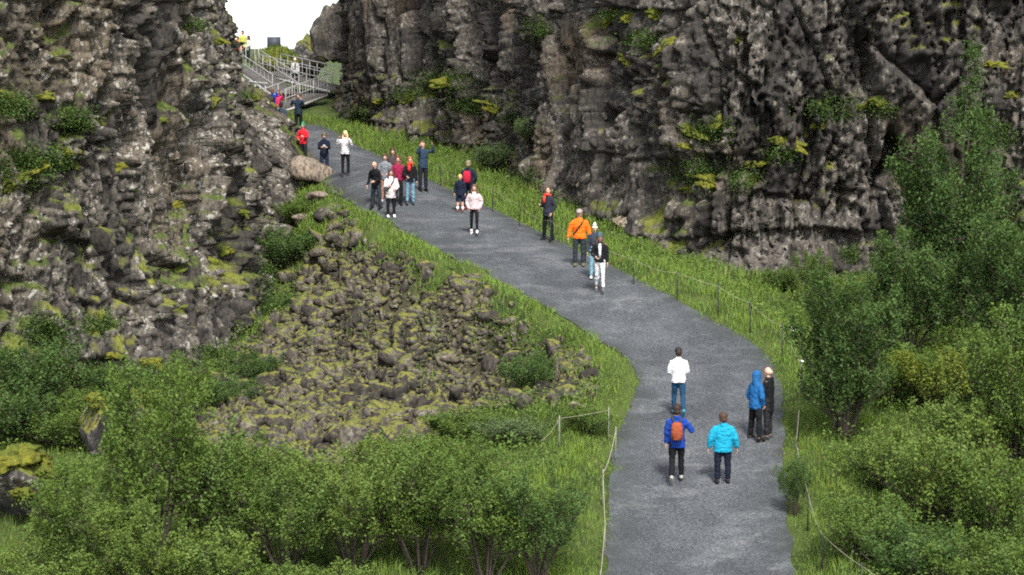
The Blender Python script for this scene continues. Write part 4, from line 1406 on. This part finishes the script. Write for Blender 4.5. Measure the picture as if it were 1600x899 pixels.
    fuse(j, 'jacket', cloth(top), o, 0.021)
    if hood:                                                  # a face that looks out of the hood
        MB().ell(hd((0, .052, 1.635)), (.062, .064, .085), 12, 8, rot=hrot).build('face', M_SKIN, o)
    if shirt is not None:
        MB().rings([np.array([tw((x_, y_ + .012, z_)) for x_, y_ in ((-w_, .108 + g_), (w_, .108 + g_), (w_, .128 + g_), (-w_, .128 + g_))]) for z_, w_, g_ in ((1.02, .03, .006), (1.2, .038, .012), (1.38, .045, .006), (1.45, .03, -.012))]).build('shirt', cloth(shirt), o)
    # trousers
    t = MB()
    t.rings([ring(*q) for q in ((.80, .10, .08), (.84, .155, .115), (.94, .168, .124), (1.06, .155, .115), (1.10, .14, .10))])
    for hip, knee, ank, pit in leg_j:
        e_ = knee + (ank - knee) * .93
        pl_ = [hip + (0, 0, .03), (hip + knee) / 2, knee, (knee + ank) / 2, e_]
        pr = [.098, .088 * leg_fit, .072 * leg_fit, .066 * leg_fit, .060 * leg_fit]
        if shorts:
            pl_, pr = pl_[:3], [.098, .092, .085]
        t.tube(pl_, pr, 12)
    fuse(t, 'trousers', cloth(legs), o, 0.022)
    # shoes
    for hip, knee, ank, pit in leg_j:
        c_, s_ = math.cos(pit), math.sin(pit)
        F = lambda y, z: ank + np.array([0, y * c_ + z * s_, z * c_ - y * s_])
        MB().tube([F(-.075, -.025), F(-.05, -.02), F(.03, -.012), F(.10, -.032), F(.16, -.045), F(.185, -.05)], [(.028, .028), (.042, .046), (.047, .056), (.05, .038), (.042, .026), (.018, .014)], 10, flat=(0, 0, 1)).build('shoe', cloth(shoes, 0.6), o)
        if socks is not None:
            MB().tube([ank + (knee - ank) * .0, ank + (knee - ank) * .42], [.047, .062], 10).build('sock', cloth(socks), o)
    # hair
    style, hc = hair
    if style and not hood:
        h_ = MB()
        if style == 'bald':
            h_.ell(hd((0, -.016, 1.635)), (.084, .092, .07), 14, 8, rot=hrot)
        else:
            h_.ell(hd((0, -.006, 1.682)), (.096, .110, .108), 14, 10, rot=hrot)
            h_.ell(hd((0, -.045, 1.62)), (.090, .075, .095), 12, 8, rot=hrot)
        if style == 'long':
            h_.tube([hd((0, -.06, 1.68)), hd((0, -.075, 1.58)), tw((0, -.10, 1.46)), tw((0, -.13, 1.34))], [(.075, .06), (.09, .05), (.095, .04), (.05, .025)], 12, flat=(0, 1, 0))
            for sx in (-1, 1):
                h_.tube([hd((sx * .07, .0, 1.68)), hd((sx * .088, .015, 1.58)), tw((sx * .095, .055, 1.45)), tw((sx * .08, .09, 1.36))], [.03, .035, .035, .015], 8)
        if style == 'tail':
            h_.tube([hd((0, -.09, 1.69)), hd((0, -.14, 1.64)), hd((0, -.13, 1.52))], [.03, .035, .012], 8)
        fuse(h_, 'hair', cloth(hc, 0.6), o, 0.018)
    if hat is not None:
        hk, hcol = hat
        m = MB()
        m.ell(hd((0, -.005, 1.675)), (.094, .108, .115), 14, 8, z0=-.15, rot=hrot)
        if hk == 'beanie':
            m.tube([hd((0, -.005, 1.655)), hd((0, -.005, 1.69))], [(.098, .112)] * 2, 14, flat=(0, 1, 0))
            m.ell(hd((0, -.02, 1.80)), (.035, .035, .035), 8, 6)
        elif hk == 'cap':
            m.tube([hd((0, .06, 1.695)), hd((0, .13, 1.69)), hd((0, .175, 1.675))], [(.08, .012), (.075, .008), (.04, .006)], 10, flat=(0, 0, 1))
        m.build('hat', cloth(hcol), o)
    if scarf is not None:
        m = MB()
        th_ = np.linspace(0, 2 * math.pi, 13)
        m.tube([tw((math.cos(a) * .092, math.sin(a) * .09 + .015, 1.495 + .02 * math.sin(a))) for a in th_], .042, 8)
        m.tube([tw((.03, .13, 1.48)), tw((.04, .16, 1.36)), tw((.045, .16, 1.24))], [(.045, .025), (.06, .02), (.055, .015)], 8, flat=(0, 1, 0))
        m.build('scarf', cloth(scarf), o)
    if strap is not None:
        pts_ = [tw((math.cos(a) * (.02 + .0), 0, 0)) for a in (0,)]
        MB().tube([tw((-.13, .03, 1.46)), tw((-.06, .15 + f, 1.33)), tw((.06, .165 + f, 1.15)), tw((.16, .09 + f, .99))], [(.02, .008)] * 4, 6, flat=(0, 1, 0)).build('strap', cloth(strap), o)
    return o


def backpack(who, col, label, size=1.0, lean=0.0, name='backpack', back=0.0):
    """a rucksack on the back of `who`: a thing of its own"""
    o = link(name, None, label=label, cat='backpack')
    o.location, o.rotation_euler, o.scale = who.location, who.rotation_euler, who.scale
    m = MB()
    y = -.205 - lean * .3 - back
    th = np.arange(16) * math.pi / 8
    sq = lambda a, p: np.sign(a) * np.abs(a) ** p
    rings = [np.stack([sq(np.cos(th), .6) * .135 * w_ * size, sq(np.sin(th), .6) * .085 * d_ * size + y, np.full(16, 1.19 + z_ * size)], 1) for z_, w_, d_ in ((-.21, .8, .7), (-.20, .96, .95), (-.05, 1.02, 1.1), (.08, .98, 1.0), (.17, .85, .8), (.21, .55, .45))]
    m.rings(rings)
    m.build('pack', cloth(col), o)
    MB().rings([np.stack([sq(np.cos(th), .6) * .095 * w_ * size, sq(np.sin(th), .6) * .03 * size + y - .095 * size, np.full(16, 1.10 + z_ * size)], 1) for z_, w_ in ((-.10, .8), (-.09, 1), (.06, 1), (.075, .8))]).build('pocket', cloth(tuple(c * .8 for c in col)), o)
    for sx in (-1, 1):
        MB().tube([(sx * .07, y + .05, 1.37), (sx * .10, -.04, 1.49), (sx * .115, .10, 1.44), (sx * .125, .15, 1.28), (sx * .13, .05, 1.06), (sx * .10, y + .04, 1.03)], [(.024, .008)] * 6, 6, flat=(0, 1, 0)).build('strap', cloth((.03, .03, .03)), o)
    return o


BLACK, NAVY, CHAR = (.006, .0065, .008), (.007, .011, .026), (.016, .019, .023)
BROWN, DARK_H, BLOND, GREY_H = (.07, .042, .028), (.02, .015, .012), (.42, .30, .15), (.30, .26, .22)

# near group, seen from behind
person('person in a puffy turquoise jacket walking away, seen from behind', 1129, 757, 2, 1.64, 1.16, top=(.008, .24, .37), puff=.022, hem=.80, legs=(.006, .009, .020), shoes=(.01, .01, .013), hair=('short', (.055, .03, .02)), arms=('loose', 'loose'), stance='stand', voxel=.0115)
w2 = person('person in a royal blue jacket and black trousers wearing a brown backpack, walking away', 1057, 757, -4, 1.78, 1.02, top=(.006, .036, .22), puff=.008, hem=.78, legs=BLACK, shoes=(.30, .29, .27), hair=('short', (.03, .018, .014)), arms=('down', 'strap'), stance='walk2', voxel=.0115)
backpack(w2, (.24, .055, .022), 'reddish brown backpack on the person in the royal blue jacket', .95)
person('person in a white shirt and blue jeans walking away ahead of the others', 1060, 652, 3, 1.66, 1.0, top=(.58, .58, .59), hem=.86, puff=.012, legs=(.010, .045, .095), shoes=(.05, .2, .3), hair=('short', DARK_H), arms=('front', 'front'), stance='walk', lean=.06, look=(0, -18), voxel=.0115)
person('person in a blue hooded jacket with the hood up, standing at the path edge', 1180, 690, -58, 1.70, 1.04, top=(.010, .085, .23), hood=True, puff=.012, legs=BLACK, shoes=BLACK, hair=(None, None), arms=('pocket', 'pocket'), stance='apart', lean=.05, voxel=.0115)
person('person in a long black coat with light hair, standing close to the blue hood', 1200, 687, 62, 1.75, .98, top=BLACK, hem=.66, legs=(.016, .016, .018), shoes=(.05, .045, .045), hair=('bald', (.52, .36, .28)), arms=('phone', 'down'), stance='stand', voxel=.0115)

# middle group
person('person in white trousers, black jacket and dark cap walking towards the camera', 937, 459, 178, 1.70, .96, top=BLACK, hem=.88, legs=(.54, .54, .55), shoes=(.10, .10, .11), hair=('long', BROWN), hat=('cap', (.03, .10, .14)), shirt=(.6, .65, .7), arms=('down', 'front'), stance='walk', leg_fit=.9)
person('person in a white bobble hat half hidden behind the white trousers', 929, 437, 176, 1.62, .95, top=(.03, .035, .05), legs=(.14, .28, .34), shoes=(.5, .5, .5), hair=('short', BROWN), hat=('beanie', (.80, .74, .62)), arms=('down', 'down'), stance='stand')
person('person in a bright orange jacket with a dark strap across the chest', 905, 417, 176, 1.72, 1.12, top=(.72, .13, .008), hem=.86, puff=.010, legs=(.022, .028, .034), shoes=(.10, .10, .05), hair=('short', GREY_H), arms=('loose', 'loose'), stance='stand', strap=(.03, .02, .02), hat=('cap', (.22, .2, .19)))
person('person in dark clothes with a red scarf looking up at the cliff', 856, 377, 140, 1.74, .98, top=(.018, .020, .032), hem=.80, legs=BLACK, shoes=BLACK, hair=('short', BROWN), scarf=(.55, .05, .03), arms=('pocket', 'phone'), stance='apart', look=(25, 22))
person('person in a pale pink jacket and black leggings walking down the middle', 741, 368, 180, 1.58, 1.0, top=(.46, .37, .38), hem=.88, puff=.018, legs=BLACK, leg_fit=.82, shoes=(.75, .75, .75), hair=('long', (.10, .05, .035)), arms=('pocket', 'pocket'), stance='walk')
w11 = person('person in a navy jacket with a red backpack, back turned, near the fence', 732, 329, -14, 1.72, 1.05, top=NAVY, legs=NAVY, shoes=(.25, .03, .03), hair=('short', (.20, .17, .10)), arms=('down', 'pocket'), stance='stand', hat=('cap', (.02, .05, .09)), voxel=.014)
backpack(w11, (.36, .012, .035), 'red backpack on the person in navy near the fence', 1.0)
person('fair-haired child in navy with bare knees beside the red backpack', 719, 332, 168, 1.28, 1.08, top=NAVY, hem=.78, legs=NAVY, shorts=True, socks=(.65, .63, .6), shoes=(.16, .05, .04), hair=('short', (.55, .36, .12)), arms=('down', 'down'), stance='stand', voxel=.014)

# the knot of people at the bend
Vx = .017
person('person in dark blue with both arms raised taking a picture by the fence', 661, 300, 205, 1.80, 1.0, top=(.020, .038, .065), legs=(.012, .013, .022), shoes=BLACK, hair=('short', (.08, .05, .035)), arms=('photo_high', 'photo_high'), stance='stand', voxel=Vx, look=(0, 12))
person('person with a red scarf, black jacket and light blue jeans', 641, 321, 184, 1.68, .98, top=BLACK, hem=.84, legs=(.13, .24, .32), shoes=(.03, .04, .05), hair=('long', (.26, .10, .04)), scarf=(.50, .03, .025), arms=('down', 'front'), stance='stand', voxel=Vx, leg_fit=.9)
person('person in a maroon top and black trousers in the middle of the group', 622, 322, 186, 1.74, .98, top=(.22, .012, .045), hem=.9, legs=BLACK, shoes=BLACK, hair=('long', (.10, .04, .03)), arms=('down', 'down'), stance='stand', voxel=Vx)
person('person in a white jacket and bright white trainers at the front of the group', 611, 341, 190, 1.64, 1.02, top=(.54, .48, .47), hem=.72, puff=.01, legs=BLACK, leg_fit=.85, shoes=(.80, .80, .80), hair=('long', (.05, .035, .03)), arms=('front', 'phone'), stance='stand', voxel=Vx, strap=(.03, .03, .03))
person('person all in black with thinning hair at the left of the group', 588, 328, 150, 1.70, 1.02, top=BLACK, hem=.84, legs=(.022, .032, .040), shoes=BLACK, hair=('bald', (.40, .28, .2)), arms=('front', 'loose'), stance='apart', lean=.14, voxel=Vx)
person('person in a grey patterned jacket and tan trousers behind the white jacket', 602, 317, 176, 1.70, 1.0, top=(.16, .17, .19), legs=(.30, .17, .12), shoes=(.6, .58, .55), hair=('short', (.06, .035, .025)), arms=('front', 'front'), stance='stand', voxel=Vx)
person('dark-haired person at the very back of the group', 614, 308, 180, 1.70, 1.0, top=(.05, .04, .045), legs=BLACK, hair=('long', (.05, .03, .025)), arms=('down', 'down'), stance='stand', voxel=Vx)

# further up
person('person in a white jacket holding both hands to the face to take a picture', 540, 276, 172, 1.70, 1.0, top=(.56, .53, .55), hem=.86, puff=.012, legs=BLACK, leg_fit=.88, shoes=(.04, .03, .03), hair=('long', (.60, .50, .25)), arms=('photo', 'photo'), stance='stand', voxel=Vx)
p21 = person('person in a navy jacket looking down at a phone beside the pale boulder', 507, 276, 184, 1.68, 1.0, top=NAVY, legs=(.016, .022, .045), shoes=BLACK, hair=('short', (.12, .09, .045)), arms=('phone', 'phone'), stance='stand', voxel=Vx, look=(0, -20))
ph = link('phone', MB().box((-.045, -.006, -.08), (.045, .006, .08)).mesh('phone', (plain('phone', (.62, .60, .60), .3),), False), label='small white phone held by the person in navy beside the boulder', cat='phone')
ph.matrix_world = Matrix.Translation(p21.location) @ Matrix.Rotation(R(184), 4, 'Z') @ Matrix.Translation((0, .40, 1.17)) @ Matrix.Rotation(R(-35), 4, 'X')
pr_ = at(474, 256, 96)
person('person in a red jacket and green hat beside the leaning boulder', yaw=165, H=1.66, girth=1.02, top=(.52, .018, .028), hem=.84, legs=CHAR, shoes=BLACK, hair=('short', BROWN), hat=('beanie', (.03, .32, .14)), arms=('phone', 'front'), stance='stand', voxel=Vx, pos=(pr_[0], pr_[1], float(land(pr_[0], pr_[1])) + .02))


def far_person(label, u, vtop, d, H, **kw):
    p = at(u, vtop, d)
    return person(label, H=H, pos=(p[0], p[1], p[2] - H * 1.0), voxel=.017, **kw)


far_person('person in dark navy holding up a camera below the walkway', 466, 146, 110, 1.84, yaw=175, top=(.014, .026, .045), legs=BLACK, hair=('short', (.09, .055, .04)), arms=('photo', 'photo'))
far_person('person in a bright blue jacket with a raised arm by the walkway railing', 425, 139, 116, 1.72, yaw=10, top=(.006, .035, .26), legs=CHAR, hair=('short', (.12, .07, .05)), arms=('photo', 'photo_high'))
far_person('person in a pink jacket mostly hidden behind the bright blue jacket', 434, 141, 119, 1.66, yaw=190, top=(.55, .035, .12), legs=CHAR, hair=('long', BROWN), arms=('photo', 'down'))
far_person('person in a slate grey jacket climbing towards the walkway, back turned', 439, 160, 108, 1.70, yaw=5, girth=1.1, top=(.035, .052, .075), hem=.78, legs=BLACK, hair=('short', DARK_H), arms=('down', 'down'))
far_person('person with white hair in a white jacket on the upper walkway', 461, 91, 134.2, 1.62, yaw=185, top=(.50, .50, .50), shirt=(.02, .02, .02), legs=BLACK, hair=('short', (.62, .56, .5)), arms=('down', 'down'))
far_person('person in a lime jacket on the skyline at the top of the walkway', 379, 48, 141.5, 1.74, yaw=170, top=(.42, .45, .10), legs=CHAR, hair=('short', DARK_H), arms=('down', 'front'))
far_person('dark-haired person in a pale jacket leaning on the top railing', 388, 56, 140.9, 1.62, yaw=120, top=(.55, .58, .45), legs=CHAR, hair=('long', DARK_H), arms=('front', 'front'))
far_person('person in an orange top half hidden by the rock at the skyline', 371, 57, 141.2, 1.60, yaw=150, top=(.60, .12, .03), legs=CHAR, hair=('short', DARK_H), arms=('down', 'down'))

dg = bpy.context.evaluated_depsgraph_get()
for o_, mat_ in _todo:                                       # fuse every figure's pieces into one surface
    me_ = bpy.data.meshes.new_from_object(o_.evaluated_get(dg))
    me_.materials.clear()
    me_.materials.append(mat_)
    if o_.name.startswith(('jacket', 'trousers')):            # folds in the cloth
        co = np.empty(len(me_.vertices) * 3, np.float32)
        me_.vertices.foreach_get('co', co)
        co = co.reshape(-1, 3).astype(float)
        nn_ = np.empty(len(me_.vertices) * 3, np.float32)
        me_.vertices.foreach_get('normal', nn_)
        sd_ = hash(o_.name) % 50 if False else len(co) % 50
        fo = fbm(co[:, 0] * 9 + sd_, co[:, 1] * 9, co[:, 2] * 14 + 3 * co[:, 0] * (sd_ % 5), octs=2, seed=sd_)
        co += nn_.reshape(-1, 3) * (0.016 * fo)[:, None]
        me_.vertices.foreach_set('co', co.astype(np.float32).ravel())
        me_.update()
    old = o_.data
    o_.modifiers.clear()
    o_.data = me_
    bpy.data.meshes.remove(old)
    me_.name = o_.name
print('triangles', sum(len(m_.loops) - 2 * len(m_.polygons) for m_ in bpy.data.meshes))
